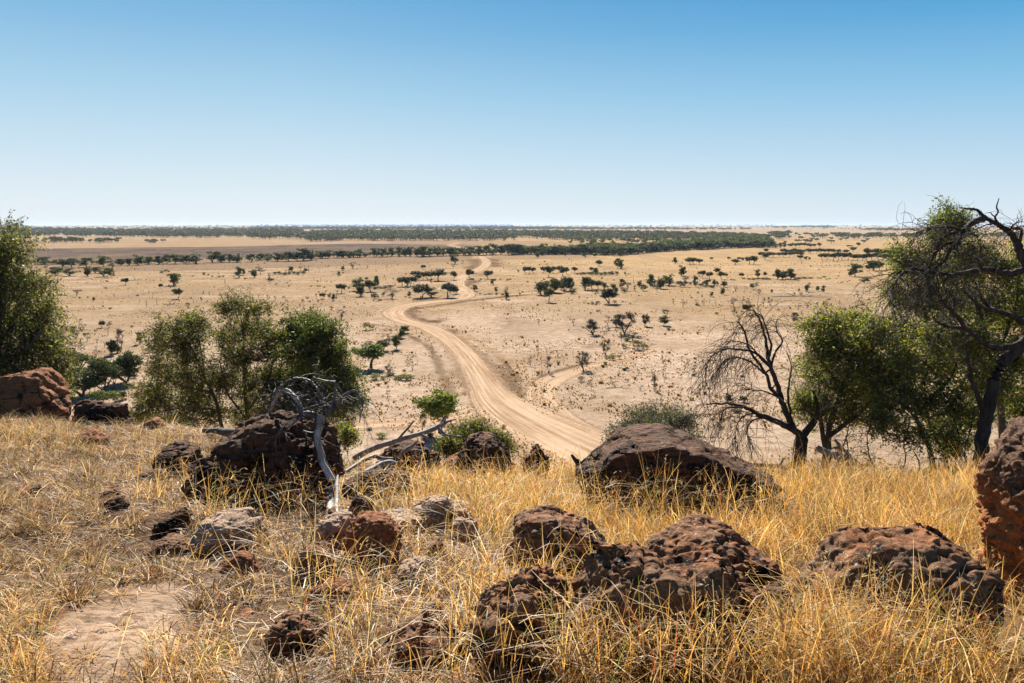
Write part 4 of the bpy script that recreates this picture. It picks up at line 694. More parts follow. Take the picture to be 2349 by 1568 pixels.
log('short grey branch lying just above the curved grey log', fl([(1100, 1010), (1160, 1030), (1260, 1035)], 7.6), [.018, .02, .015], M_GREY, 41, (), 'fallen_branch', 'fallen branch')
log('thin grey stick pointing up right beside the curved grey log', fl([(1300, 1010), (1380, 950), (1440, 910), (1490, 860)], 7.7), [.016, .02, .016, .005], M_GREY, 5, [(fl([(820, 1150), (900, 1100), (980, 1050), (1100, 1000)], 7.3, 7.8), .015, .02)], 'fallen_branch', 'fallen branch')
log('long grey fallen log with a stub behind the big layered boulder ledge', [(1687, 1048, 8.9), (1705, 1060, 8.9), (1725, 1067, 8.9), (1760, 1069, 9), (1790, 1072, 9.1), (1830, 1082, 9.3), (1850, 1090, 9.4)], [.012, .02, .02, .022, .022, .025, .03], M_GREY, 6, [([(1788, 1070, 9.1), (1794, 1060, 9.1), (1797, 1052, 9.1)], .015, .01), ([(1690, 1082, 9), (1740, 1082, 9.1), (1800, 1088, 9.3), (1860, 1095, 9.4)], .03, .03)])
def hl(l, y0, y1=None): return fl(l, y0, y1, 1761.75, 795.2)
log('pale leaning dead trunk under the green bushy tree at the right', hl([(462, 930), (520, 960), (580, 985), (650, 1005), (720, 1040), (790, 1100), (870, 1160), (960, 1200), (1030, 1240)], 9.6, 9.0), [.035, .042, .04, .05, .055, .055, .05, .045, .04], M_GREY, 7,
    [(hl([(580, 935), (640, 930), (700, 960), (750, 1000), (795, 1060)], 9.4), .012, .03), (hl([(615, 860), (680, 930), (760, 1010), (860, 1100), (930, 1170)], 9.5), .018, .024)], 'leaning_dead_trunk', 'dead tree')
log('fallen dark log behind the grass left of the large central boulder', fl([(-120, 780 - 8), (0, 775), (110, 790), (220, 800)], 10.2, 9.6, 587.25 - 90, 795.2), [.03, .04, .05, .05], M_BARK, 8)
dead_wood('dead_stump', 'short forked dark stump with two horns on the crest left of the layered boulder', 'stump', [([(1330, 1085, 8.0), (1330, 1066, 8.0)], .05, .045), ([(1330, 1068, 8), (1320, 1056, 8), (1311, 1044, 8)], .035, .012), ([(1332, 1068, 8), (1343, 1056, 8), (1357, 1043, 8)], .035, .008), ([(1328, 1068, 8), (1327, 1054, 8)], .03, .015)], 205, M_DARKBARK, base=nodes_on_ground(1331, 8.0))
# slender leafless saplings behind the grass at the right
for k, (u, tu, tv, y) in enumerate([(1886, 1896, 880, 9.8), (1905, 1890, 900, 9.9), (1925, 1945, 930, 10), (1962, 1935, 1000, 9.6), (2000, 1995, 960, 9.9), (2062, 2088, 980, 9.6), (2115, 2085, 1010, 9.5), (2200, 2190, 960, 9.7), (2215, 2230, 930, 9.6)]):
    bs = nodes_on_ground(u, y); tvs = np.linspace(1090, tv, 4)
    dead_wood('dead_sapling', 'bare sapling, ' + ['leftmost', 'second', 'third', 'fourth', 'fifth', 'sixth', 'seventh', 'eighth', 'rightmost'][k] + ' of the nine under the green trees at the right', 'dead sapling', [([((u * (1 - f) + tu * f) + (8 * math.sin(k * 5 + f * 6)), v_, y) for f, v_ in zip(np.linspace(.1, 1, 4), tvs)], .022 if k in (0, 1, 3) else .012, .004)], 220 + k, M_DARKBARK, base=bs, ntw=2, L=.4, K=6, grav=.1, wr=.0035, maxr=.02, frac=.5, spread=1.0)
for o in scene.objects:
    if o.name.startswith('dead_sapling') and o.parent is None: o['group'] = 'bare saplings under the green trees'
# ================================================================ TREES AND SHRUBS OF THE PLAIN
PAL = {'dark': [(0.052, 0.062, 0.031), (0.04, 0.048, 0.025), (0.07, 0.08, 0.036)], 'green': [(0.058, 0.082, 0.03), (0.044, 0.062, 0.024), (0.082, 0.105, 0.034)],
       'bright': [(0.13, 0.18, 0.03), (0.095, 0.135, 0.025), (0.18, 0.21, 0.04)], 'pale': [(0.17, 0.17, 0.075), (0.13, 0.135, 0.06), (0.21, 0.20, 0.09)], 'grey': [(0.075, 0.078, 0.05), (0.055, 0.06, 0.04), (0.10, 0.095, 0.06)], 'brown': [(0.13, 0.09, 0.07), (0.10, 0.07, 0.055)]}
def proto(kind, seed, hi=False):
    """unit tree: height 1, crown width 1. Returns (trunk mesh, crown mesh, joined mesh)"""
    rg = np.random.default_rng(seed); f = 3.2 if hi else 1.0; mt, mc, mj = MB(), MB(), MB(); pal = 'dark'; tips = []; nl, L = 0, .05; bz = .0
    def lobes(n, cz, rz, rx, sz):
        out = []
        for _ in range(n):
            a = rg.uniform(0, 6.28); q = rg.uniform(0, 1) ** .6; zz = rg.uniform(-1, 1); out.append([math.cos(a) * rx * q * math.sqrt(1 - .6 * zz * zz), math.sin(a) * rx * q * math.sqrt(1 - .6 * zz * zz), cz + rz * zz, sz * rg.uniform(.8, 1.25), sz * rg.uniform(.8, 1.25), sz * rg.uniform(.6, .9)])
        return out
    if kind in ('umbrella', 'umbrella_green'): B = lobes(20, .66, .19, .34, .15); nl = 1700; pal = 'bright' if kind[-5:] == 'green' else 'dark'; k0 = rg.uniform(.28, .4)
    elif kind == 'upright': B = lobes(17, .58, .32, .30, .16); nl = 1500; pal = 'green'; k0 = rg.uniform(.12, .25)
    elif kind == 'gum': B = lobes(14, .60, .32, .32, .14); nl = 1100; pal = 'green'; k0 = rg.uniform(.15, .35)
    elif kind == 'sparse': B = lobes(12, .62, .32, .36, .12); nl = 300; pal = 'grey'; k0 = .2
    elif kind in ('shrub', 'bright_shrub'): B = lobes(12, .50, .28, .36, .2); nl = 800; pal = 'green' if kind == 'shrub' else 'bright'; k0 = .1
    elif kind == 'pale_shrub': B = lobes(14, .5, .28, .36, .16); nl = 900; pal = 'pale'; k0 = .05
    elif kind in ('dead', 'dead_dense'): B = lobes(10, .68, .3, .38, .12); nl = 0; k0 = .3
    elif kind == 'stick': B = []; k0 = 1
    elif kind == 'log': B = []; k0 = 1
    ln = rg.uniform(-.12, .12, 2); rt = .035
    if kind == 'log':
        limbs = [([(-.5, -.1, .06), (-.2, .0, .12), (.1, .05, .10), (.5, -.05, .3)], .05, .02), ([(-.1, 0, .1), (-.2, .1, .6), (-.35, .1, 1.0)], .03, .01), ([(.1, .05, .1), (.2, 0, .5), (.3, -.1, .7)], .025, .01), ([(.3, 0, .2), (.45, .1, .1)], .02, .01)]; G = grow(limbs, [], seg=.1, seed=seed, rtip=.01); branch_mesh(mt, G, 5); branch_mesh(mj, G, 5)
    elif kind == 'stick':
        limbs = [([(0, 0, -.03), (.05, 0, .3), (ln[0], 0, .65), (ln[0] * 3, 0, 1)], .09, .03)] + [([(ln[0] * .5, 0, z), (s * .25, .1, z + .15), (s * .45, .1, z + .3)], .04, .015) for z, s in ((.4, 1), (.6, -1), (.3, -1))][:rg.integers(1, 4)]; G = grow(limbs, [], seg=.1, seed=seed, rtip=.02); branch_mesh(mt, G, 5); branch_mesh(mj, G, 5)
    else:
        nst = 1 if kind in ('umbrella', 'umbrella_green') and not hi else rg.integers(1, 4); limbs = []
        for s in range(nst):
            a = rg.uniform(0, 6.28); o = .02 if s else 0; q = .14 + .1 * s
            limbs.append(([(0, 0, -.02), (math.cos(a) * q * .4 + ln[0] * .3, math.sin(a) * q * .4, k0 * .6), (math.cos(a) * q + ln[0], math.sin(a) * q + ln[1], k0 + .12)], rt / (1 + .3 * s), rt * .5))
        nt_ = {'dead': 60, 'dead_dense': 160, 'sparse': 70}.get(kind, 46) * (2 if hi else 1); tips = blob_pts(B, nt_, rg, .5); tips[:, 2] = np.clip(tips[:, 2], .08, 1.02)
        G = grow(limbs, tips, .4, .09, seed, rtip=.0055 if kind[:4] == 'dead' else .004); G['p'][0] = (0, 0, -.02); branch_mesh(mt, G, 6, kmin=3); branch_mesh(mj, G, 4, kmin=3)
        if kind[:4] == 'dead' or kind == 'sparse':
            e = G['ends']; T = twigs(G['p'][e], unit(G['p'][e] - G['p'][G['par'][e]]), 3, .14, 3, -.05, rg, .7); twig_mesh(mt, T, .005, .003); twig_mesh(mj, T, .006, .004)
        if nl:
            nl = int(nl * f); e = G['ends']; src = np.concatenate([tips, blob_pts(B, len(tips) * (3 if kind != 'sparse' else 1), rg, .4)]); src = src[src[:, 2] > .05]
            C = src[rg.integers(0, len(src), nl)] + rg.normal(size=(nl, 3)) * np.array([.035, .035, .022])
            sz = (.052 if hi else .085) * (.8 if kind in ('sparse', 'pale_shrub') else 1)
            for mb_, m in ((mc, 0), (mj, 1)):
                r2 = np.random.default_rng(seed + 1); leaves(mb_, C, sz, sz * .36, r2, PAL[pal], m=m, droop=-.1 if kind == 'pale_shrub' else .15, var=.25)
    allv = np.concatenate(mj.V); zx = np.quantile(allv[:, 2], .995); wx = .5 * (np.ptp(np.quantile(allv[:, 0], [.01, .99])) + np.ptp(np.quantile(allv[:, 1], [.01, .99])))
    if kind in ('stick',): wx = 1
    for mb_ in (mt, mc, mj): mb_.V = [v * np.array([1 / wx, 1 / wx, 1 / zx]) for v in mb_.V]
    dk = kind in ('dead', 'dead_dense', 'stick', 'log')
    return dict(trunk=mt.mesh('trunk', [M_FARBARK], True), crown=mc.mesh('crown', [M_FAR]) if nl else None, whole=mj.mesh(kind, [M_FARBARK, M_FAR]), mb=mj)
PROTO = {}
def get(kind, i, hi=False):
    k = (kind, i % (2 if hi else 4), hi)
    if k not in PROTO: PROTO[k] = proto(kind, 300 + 17 * (i % 4) + len(kind) * 5 + (1000 if hi else 0), hi)
    return PROTO[k]
# (crop, x, y of the foot, height, width, kind letter) read off the photograph
A_ = "0 400 515 60 120 g,0 570 540 70 100 g,0 650 540 75 100 g,0 800 545 85 120 g,0 950 540 95 110 u,0 1020 558 90 90 s,0 1100 530 60 80 u,0 1185 527 60 70 u,0 1270 525 90 100 u,0 1370 520 70 90 g,0 1450 520 75 80 u,0 1530 515 85 80 g,0 1600 515 85 110 g,0 1690 512 75 90 u,0 1800 512 85 140 g,0 1950 502 100 110 g,0 2030 502 85 90 u,0 2100 500 75 70 g,0 2170 500 75 110 u,0 2300 497 70 80 g,0 520 620 75 120 u,0 640 625 72 110 g,0 805 630 90 60 u,0 880 600 55 60 u,0 955 632 80 110 g,0 1018 640 80 60 g,0 1150 708 60 60 R,0 1595 712 105 105 u,0 1475 742 45 35 R,0 1635 835 90 75 R,0 1598 795 50 40 R,0 2190 640 95 65 g,0 2225 620 60 50 g,0 2330 640 75 60 u,0 705 815 65 60 s,0 860 858 38 25 u,0 935 1100 62 58 R,0 1000 1100 60 50 s,0 755 1130 90 75 D,0 665 1165 75 42 u,0 705 1222 95 55 s,0 800 1225 75 50 D,0 1280 1250 105 45 u,0 1330 1220 105 50 s,0 1105 1325 215 70 D,0 1020 1350 130 90 u,0 1068 1332 60 80 V,0 1345 912 68 28 k,0 1440 895 70 28 k,0 1575 890 45 80 L,0 1250 668 40 60 L,0 880 1370 100 45 D,0 750 1320 70 50 D,0 960 1285 60 30 k,0 1045 818 35 30 k,0 1180 820 25 12 k,0 945 875 22 25 k,0 1400 835 42 20 k,0 1775 872 30 16 k,0 1280 872 35 12 k,0 1845 850 30 22 b,0 1720 897 25 40 b,0 2065 705 55 28 k,0 1865 790 30 40 k,0 1920 800 35 30 k,0 1645 745 30 12 k,0 1115 1200 70 45 D,0 1210 1098 18 28 b,0 1258 810 14 32 b,0 970 742 14 25 b,0 730 835 18 22 b,0 750 860 25 14 k,0 660 860 22 12 k,0 1870 617 25 30 b,0 1910 622 15 22 b,0 1770 632 12 22 b,0 1945 635 12 25 b,0 2010 638 15 35 b,0 2045 636 15 30 b,0 1480 600 25 40 b,0 1520 590 25 30 b,0 1545 592 20 25 b,0 2010 905 14 28 b,0 1408 973 12 22 b,0 1915 1083 20 30 b,0 2000 1055 20 30 b,0 1210 1170 35 20 k,0 990 1175 65 30 k"
B_ = "1 45 480 60 80 u,1 110 490 45 60 b,1 190 490 75 100 g,1 300 490 85 120 g,1 380 488 80 110 u,1 430 485 110 130 g,1 500 480 85 100 u,1 600 465 65 110 u,1 670 462 70 70 g,1 780 460 65 110 u,1 850 458 60 90 b,1 900 455 60 80 g,1 950 452 75 70 u,1 1000 450 40 50 b,1 1100 450 80 80 g,1 1165 448 75 90 u,1 1240 445 75 80 u,1 1310 445 85 70 g,1 1370 447 75 70 u,1 1420 447 85 80 g,1 1480 450 75 80 u,1 1530 450 95 100 g,1 1600 445 75 90 u,1 1660 442 85 90 u,1 1720 442 70 70 g,1 1790 440 75 90 u,1 1850 436 65 80 g,1 1900 434 70 70 u,1 1965 430 70 80 u,1 2040 435 85 110 g,1 2120 430 80 80 u,1 2170 428 95 100 g,1 2250 430 80 90 u,1 2320 432 95 90 g,1 1825 515 85 85 g,1 1893 528 45 28 D,1 42 610 70 85 s,1 320 585 45 42 u,1 455 592 38 38 u,1 405 570 32 36 s,1 890 555 55 55 s,1 1535 565 40 44 R,1 800 575 40 32 g,1 755 625 40 32 g,1 1020 555 35 20 k,1 485 568 45 26 k,1 1200 552 35 25 k,1 170 612 25 45 b,1 215 612 28 50 b,1 262 618 28 50 b,1 300 612 28 50 b,1 345 610 26 50 b,1 390 608 24 50 b,1 430 612 30 40 b,1 125 670 70 34 s,1 150 672 24 40 b,1 115 672 22 40 b,1 1340 722 85 90 R,1 1385 715 75 60 u,1 1415 715 80 60 s,1 1447 715 82 62 R,1 1490 665 50 55 R,1 1465 640 60 105 R,1 1535 660 68 52 R,1 1575 660 75 78 R,1 1605 655 60 50 R,1 1675 668 97 145 R,1 1815 662 77 62 R,1 1967 652 84 84 R,1 2130 650 72 84 R,1 2180 705 52 60 g,1 2010 765 56 42 u,1 2208 780 52 34 g,1 2288 838 112 62 s,1 2303 838 55 36 u,1 782 783 82 80 R,1 935 760 108 122 u,1 1055 767 98 112 R,1 1107 725 98 48 u,1 960 812 90 72 u,1 1240 832 88 105 s,1 1165 810 32 36 b,1 1522 822 118 152 R,1 1610 820 84 112 g,1 1762 822 125 130 R,1 1832 790 58 70 R,1 1408 820 50 36 u,1 1015 665 26 34 R,1 612 838 55 50 R,1 683 835 55 46 s,1 712 850 58 40 u,1 740 832 60 30 k,1 1090 832 45 60 g,1 780 1022 85 68 s,1 1022 1118 68 104 P,1 175 858 50 30 D,1 268 860 65 18 k,1 530 670 45 14 k,1 595 675 42 16 k,1 125 1068 60 90 s,1 130 1078 20 55 b,1 1157 1092 50 18 k,1 1748 1015 45 20 k,1 1700 1017 14 60 L,1 1360 1148 62 76 V,1 1335 1195 76 72 V,1 1210 1242 82 96 s,1 1283 1295 122 80 u,1 1045 1270 50 76 s,1 1165 1310 95 132 R,1 1057 1468 210 270 H,1 1210 1530 92 70 s,1 1248 1535 112 88 D,1 1388 1440 76 50 D,1 1435 1482 100 66 D,1 1483 1440 50 16 k,1 1615 1330 86 36 D,1 1412 1352 22 36 L,1 1465 1342 30 18 k,1 1250 1338 26 30 b,1 1365 1500 12 30 b,1 245 1065 55 50 u,1 210 1072 20 30 b,1 1640 400 10 20 b,1 2205 800 14 26 b,1 2065 662 14 24 b,1 2240 662 12 24 b,1 2312 664 14 32 b,1 2335 662 12 24 b,1 2050 670 10 22 b,1 1985 655 10 30 b,1 1605 692 26 16 b,1 1810 540 10 30 b,1 1720 570 10 22 b,1 180 706 12 24 b,1 302 722 14 22 b,1 502 727 12 18 b,1 568 725 12 22 b,1 585 724 12 20 b,1 627 734 12 24 b,1 575 776 12 20 b,1 550 804 14 20 b,1 467 832 16 36 b,1 425 858 18 28 b,1 490 862 10 26 b,1 570 863 18 20 b,1 250 825 14 26 b,1 148 880 14 20 b,1 255 885 12 18 b,1 932 890 12 18 b,1 685 940 10 20 b,1 888 978 10 20 b,1 875 1028 10 18 b,1 155 975 12 26 b,1 265 980 16 22 b,1 190 988 12 24 b,1 1130 852 16 42 b,1 1080 860 14 18 b,1 1070 825 34 36 b,1 1095 745 22 60 b,1 1150 742 20 70 b,1 1190 738 24 60 b,1 1240 735 26 60 b,1 860 735 14 34 b,1 1390 735 16 50 b,1 1430 735 18 60 b,1 1445 850 12 20 b,1 2085 850 10 24 b,1 2055 795 12 24 b,1 2105 800 10 40 b,1 2150 798 14 50 b,1 2260 800 12 40 b,1 820 845 35 20 k,1 910 838 30 12 k,1 380 615 14 30 b,1 2270 555 12 10 b,1 2240 585 10 8 b,1 1102 582 8 14 b,1 300 575 14 12 b,1 1050 740 20 40 b"
E_ = "5 735 205 155 165 u,5 742 458 250 300 g,5 955 402 300 220 u,5 905 235 120 190 u,5 1165 325 275 250 V,5 1045 345 150 120 g,5 1430 168 42 66 V,5 930 515 105 170 Q,5 1050 512 100 130 Q,5 1125 487 70 62 V,5 650 512 90 80 Q,5 1040 398 28 40 P,5 1230 290 30 90 P,5 1240 735 130 220 Q,5 1330 745 130 170 Q,5 1480 760 140 200 Q,5 1610 765 150 200 Q,5 1720 770 110 160 Q,5 1650 800 60 160 Q,6 1090 302 55 100 Q,6 1165 304 32 62 Q,6 1230 264 26 92 Q,6 1280 298 34 70 Q,6 1335 308 44 80 Q,6 1395 306 46 90 Q,6 1430 290 28 60 Q,6 1208 468 92 50 D,6 965 517 50 38 Q,6 1008 470 20 26 Q,6 1530 787 178 60 s,6 1685 792 365 368 H,6 1155 840 50 92 Q,6 1660 397 46 34 D,6 800 840 120 180 V,6 1600 842 44 55 V,6 1200 464 12 60 L,6 1040 768 24 56 b,6 1360 225 14 36 P"
C_ = "2 125 605 62 56 R,2 160 603 60 44 R,2 195 603 55 52 R,2 290 597 55 56 R,2 335 635 95 78 R,2 380 600 60 64 R,2 440 590 55 72 R,2 470 628 80 78 R,2 505 610 62 48 R,2 575 602 58 52 R,2 730 592 46 42 R,2 765 603 50 48 u,2 797 538 56 62 R,2 968 556 90 58 g,2 1002 560 82 58 g,2 1008 560 22 24 b,2 1495 513 56 46 u,2 1560 518 35 22 k,2 1635 520 62 86 R,2 1668 520 60 56 R,2 1718 522 52 58 R,2 1832 480 26 30 R,2 1992 479 28 32 R,2 2050 522 50 72 R,2 2085 485 32 38 R,2 2118 485 28 24 u,2 2180 520 72 80 R,2 2215 520 76 84 R,2 2285 452 46 46 R,2 2330 415 40 42 R,2 2325 482 72 64 R,2 1560 626 94 72 u,2 1742 642 64 62 R,2 1812 654 64 64 R,2 1882 614 60 54 R,2 1925 656 70 62 R,2 1968 638 34 30 R,2 2105 642 44 44 R,2 2250 646 78 44 u,2 2325 640 50 36 R,2 270 797 110 104 u,2 320 740 65 60 u,2 392 777 122 108 u,2 338 864 120 88 R,2 485 762 120 84 g,2 530 760 115 76 u,2 455 750 80 60 u,2 675 752 112 78 u,2 735 747 86 88 R,2 790 747 76 78 R,2 855 750 62 62 g,2 930 745 48 46 u,2 890 878 132 134 R,2 955 792 58 32 u,2 1000 772 80 40 s,2 1010 737 82 52 g,2 1060 762 78 60 s,2 1130 767 60 32 s,2 1170 727 58 40 u,2 1205 762 56 60 g,2 1275 715 100 80 u,2 1295 732 60 52 g,2 1365 742 96 88 u,2 1435 712 98 108 u,2 1330 772 62 38 s,2 1580 722 98 80 s,2 1555 727 52 52 g,2 1680 727 100 46 u,2 1760 712 42 42 b,2 1800 717 56 60 g,2 1855 712 46 36 u,2 1885 716 42 24 g,2 1940 727 52 56 g,2 2200 742 46 42 u,2 2237 742 62 52 s,2 1930 797 62 46 u,2 1828 817 46 36 g,2 2055 776 52 28 s,2 2265 792 46 38 s,2 550 787 52 76 b,2 770 782 34 60 b,2 1035 780 34 50 b,2 1690 715 24 40 b,2 1730 722 26 50 b,2 1790 732 24 60 b,2 1840 734 26 60 b,2 1635 702 20 40 b,2 1520 700 28 50 b,2 600 612 14 40 b,2 630 614 20 50 b,2 665 616 26 46 b,2 700 616 28 46 b,2 740 618 30 50 b,2 780 618 30 46 b,2 815 622 28 46 b,2 850 622 34 46 b,2 890 618 30 46 b,2 925 616 34 46 b,2 962 614 32 40 b,2 1040 612 24 24 b,2 1067 615 12 18 b,2 1720 632 10 20 b,2 2015 665 14 26 b,2 2040 668 12 24 b,2 2130 655 14 36 b,2 2170 660 16 40 b,2 2215 662 20 46 b,2 2255 662 22 46 b,2 2300 660 20 46 b,2 2340 662 22 40 b,2 700 884 14 30 b,2 740 880 14 36 b,2 790 878 20 44 b,2 770 890 16 40 b,2 735 888 12 30 b,2 940 868 18 40 b,2 660 876 10 24 b,2 1085 888 10 22 b,2 1018 868 12 22 b,2 550 852 10 20 b,2 620 824 10 18 b,2 690 834 10 18 b,2 75 797 16 22 b,2 145 686 14 20 b,2 40 815 12 22 b,2 95 778 12 24 b,2 45 732 12 14 k,2 65 785 50 18 k,2 187 797 38 14 k,2 395 792 18 40 b,2 1165 810 10 22 b,2 57 590 22 22 b,2 525 474 8 18 b,2 232 455 50 44 u,2 275 440 45 50 u,2 490 445 36 26 g,2 670 457 44 44 g,2 762 455 30 32 R,2 930 440 60 50 u,2 990 445 40 40 u,2 850 440 50 50 g,2 1480 885 52 28 D,2 1570 912 72 52 D,2 1605 882 42 28 k,2 1700 897 52 42 D,2 1698 897 18 42 b,2 1760 895 60 42 D,2 1815 875 45 24 k,2 1870 893 52 20 k,2 2030 907 78 78 D,2 2170 902 72 40 D,2 2310 912 84 36 D,2 2185 912 24 40 b,2 2040 992 82 62 s,2 2150 980 92 62 R,2 1875 976 18 38 b,2 1408 1022 92 62 s,2 1390 1080 86 88 V,2 1225 1086 102 72 V,2 1035 1157 192 165 E,2 960 1092 102 82 g,2 870 1085 98 54 D,2 742 1162 132 142 E,2 565 1076 62 48 D,2 245 1076 57 30 D,2 1100 1217 88 92 s,2 1058 1224 36 68 Q,2 1000 1228 88 44 D,2 1130 1300 88 70 P,2 1165 1298 76 70 P,2 1210 1292 44 60 P,2 1240 1292 34 34 P,2 1030 1287 40 62 P,2 860 1352 142 98 s,2 915 1396 52 72 P,2 980 1387 36 52 P,2 655 1487 168 134 s,2 856 1440 26 42 P,2 635 1565 20 50 P,2 1440 1122 18 42 Q,2 1480 1126 15 38 Q,2 1587 1213 10 20 b,2 520 1127 12 20 b,2 648 1104 16 28 b,2 890 1112 14 28 b,2 1950 1108 14 24 b,2 1758 1122 10 14 b,2 170 1447 78 40 D,2 235 1397 58 20 k,2 340 1512 152 48 D,2 1380 1427 92 22 k,2 1612 1467 82 52 D,2 1682 1502 62 62 D,2 1385 1542 92 40 D,2 1290 1562 82 44 D,2 1305 1560 16 40 P,2 1135 1457 32 18 k,2 1033 1490 20 46 b,2 1670 1541 20 48 b,2 2110 1553 14 40 b,2 420 1312 16 80 L,2 920 1130 38 150 L,2 127 961 36 16 k,2 190 951 40 14 k,2 228 961 32 12 k,2 242 961 22 10 k,2 383 966 46 12 k,2 430 948 38 16 k,2 550 968 34 12 k,2 815 974 42 26 k,2 1115 690 44 26 k,2 1205 680 30 10 k,2 1065 672 28 8 k,2 1950 1020 45 20 k,2 300 835 24 8 k,2 415 840 20 8 k,2 1222 528 22 8 k,2 1235 526 20 8 k,2 1770 508 30 14 k,2 1440 495 36 8 k"
G_ = "7 728 392 98 50 D,7 975 382 42 134 L,7 1310 406 140 60 s,7 1283 250 40 30 k,7 1355 392 62 24 k,7 1400 328 72 40 D,7 1172 402 44 44 D,7 1985 512 80 76 V,7 2125 512 50 64 V,7 1905 487 82 18 k,7 2050 606 28 90 b,7 1697 441 42 52 L,7 635 322 46 60 P,7 1552 307 32 34 D,7 925 304 34 40 L,7 1030 302 12 16 k,7 855 162 22 42 P,7 1035 219 22 44 b,7 1670 270 18 46 b,7 2110 280 14 40 b,7 1805 225 12 20 b,7 785 410 20 14 k,7 1545 472 24 10 k,7 1240 208 26 12 k,7 1240 170 20 40 L,7 1120 470 10 16 b,7 1220 438 10 30 b"
D_ = "4 355 522 38 36 R,4 450 503 28 38 R,4 85 852 88 70 u,4 130 850 76 62 u,4 165 848 70 50 g,4 205 852 92 86 u,4 650 622 44 46 R,4 715 622 42 50 R,4 785 602 46 56 R,4 293 673 42 58 R,4 350 676 34 36 g,4 380 672 26 24 u,4 830 557 42 36 R,4 740 560 22 36 R,4 765 558 18 20 R,4 800 827 114 116 u,4 755 825 40 34 u,4 935 772 80 76 u,4 975 770 84 80 u,4 1020 768 76 74 R,4 1255 768 92 104 u,4 890 885 44 74 g,4 365 967 88 46 s,4 355 967 60 34 u,4 455 960 44 30 u,4 505 976 66 36 g,4 285 967 34 14 u,4 820 1017 58 44 D,4 20 1092 62 60 D,4 280 1128 58 54 D,4 355 1121 62 44 D,4 445 1121 48 28 D,4 515 1132 82 28 s,4 582 1192 118 90 k,4 247 1200 42 62 V,4 245 1230 28 64 b,4 470 1212 92 54 s,4 670 1182 64 50 D,4 310 1012 34 310 L,4 1020 825 38 28 D,4 250 850 16 70 b,4 290 848 14 70 b,4 335 845 16 60 b,4 385 846 14 60 b,4 455 845 10 26 b,4 485 846 10 24 b,4 515 835 14 40 b,4 538 856 10 22 b,4 565 850 12 22 b,4 630 848 8 18 b,4 685 878 8 14 b,4 725 876 8 14 b,4 865 1087 10 26 b,4 648 825 8 26 b,4 536 730 8 14 b,4 10 855 12 40 b,4 500 700 22 18 k,4 770 700 24 20 k,4 310 712 40 24 k,4 245 722 30 14 k,4 480 1003 26 8 k,4 125 1005 24 8 k,4 305 1000 26 46 P,4 35 975 30 20 u"
KIND = {'g': 'gum', 'u': 'upright', 'R': 'umbrella', 's': 'sparse', 'D': 'dead', 'E': 'dead_dense', 'V': 'upright', 'H': 'umbrella_green', 'b': 'shrub', 'Q': 'bright_shrub', 'P': 'pale_shrub', 'k': 'stick', 'L': 'log'}
OFF = {0: (0, 477.15), 1: (587.25, 477.15), 2: (1174.5, 477.15), 4: (1761.75, 428.2), 5: (0, 795.2), 6: (587.25, 795.2), 7: (1174.5, 795.2)}
LST = []
for t in ','.join([A_, B_, E_, C_, G_, D_]).split(','):
    q = t.split(); ou, ov = OFF[int(q[0])]; LST.append((ou + float(q[1]) / 4, ov + float(q[2]) / 4, float(q[3]) / 4, float(q[4]) / 4, q[5]))
rg = np.random.default_rng(77)
def row(x0, x1, y, n, h, w, k, ou, ov, jy=3):
    for x in np.linspace(x0, x1, n): LST.append((ou + (x + rg.uniform(-8, 8)) / 4, ov + (y + rg.uniform(-jy, jy)) / 4, h * rg.uniform(.85, 1.1) / 4, w * rg.uniform(.85, 1.15) / 4, k))
row(195, 465, 560, 9, 38, 42, 'R', 1761.75, 428.2); row(135, 590, 617, 13, 44, 50, 'R', 1761.75, 428.2); row(5, 290, 650, 7, 48, 54, 'R', 1761.75, 428.2); row(500, 1230, 678, 17, 64, 62, 'R', 1761.75, 428.2, 6)
row(900, 1200, 640, 5, 66, 66, 'R', 1761.75, 428.2); row(10, 150, 562, 5, 46, 44, 'g', 1761.75, 428.2)
# front edge of the creek woods right of the road
ex = [(-10, 434), (450, 430), (1000, 437), (1250, 414), (1600, 392), (2000, 373), (2350, 366)]
for x in np.arange(0, 2350, 34): LST.append((1174.5 + (x + rg.uniform(-9, 9)) / 4, 477.15 + (np.interp(x, [a for a, b in ex], [b for a, b in ex]) - rg.uniform(0, 9)) / 4, rg.uniform(62, 98) * (1 - .22 * x / 2350) / 4, rg.uniform(66, 104) / 4, 'gu'[rg.integers(2)]))
ORD = 'first second third fourth fifth sixth seventh eighth ninth tenth eleventh twelfth thirteenth fourteenth fifteenth sixteenth seventeenth eighteenth nineteenth'.split()
TEN = {2: 'twenty', 3: 'thirty', 4: 'forty', 5: 'fifty', 6: 'sixty', 7: 'seventy', 8: 'eighty', 9: 'ninety'}
def ordn(i):
    if i < 19: return ORD[i]
    i += 1; t, r = divmod(i % 100, 10); pre = 'hundred and ' if i >= 100 else ''
    if i % 100 and i % 100 < 20: return pre + ORD[i % 100 - 1]
    return pre + (TEN[t] + '-' + ORD[r - 1] if r else TEN.get(t, 'hund')[:-1] + 'ieth')
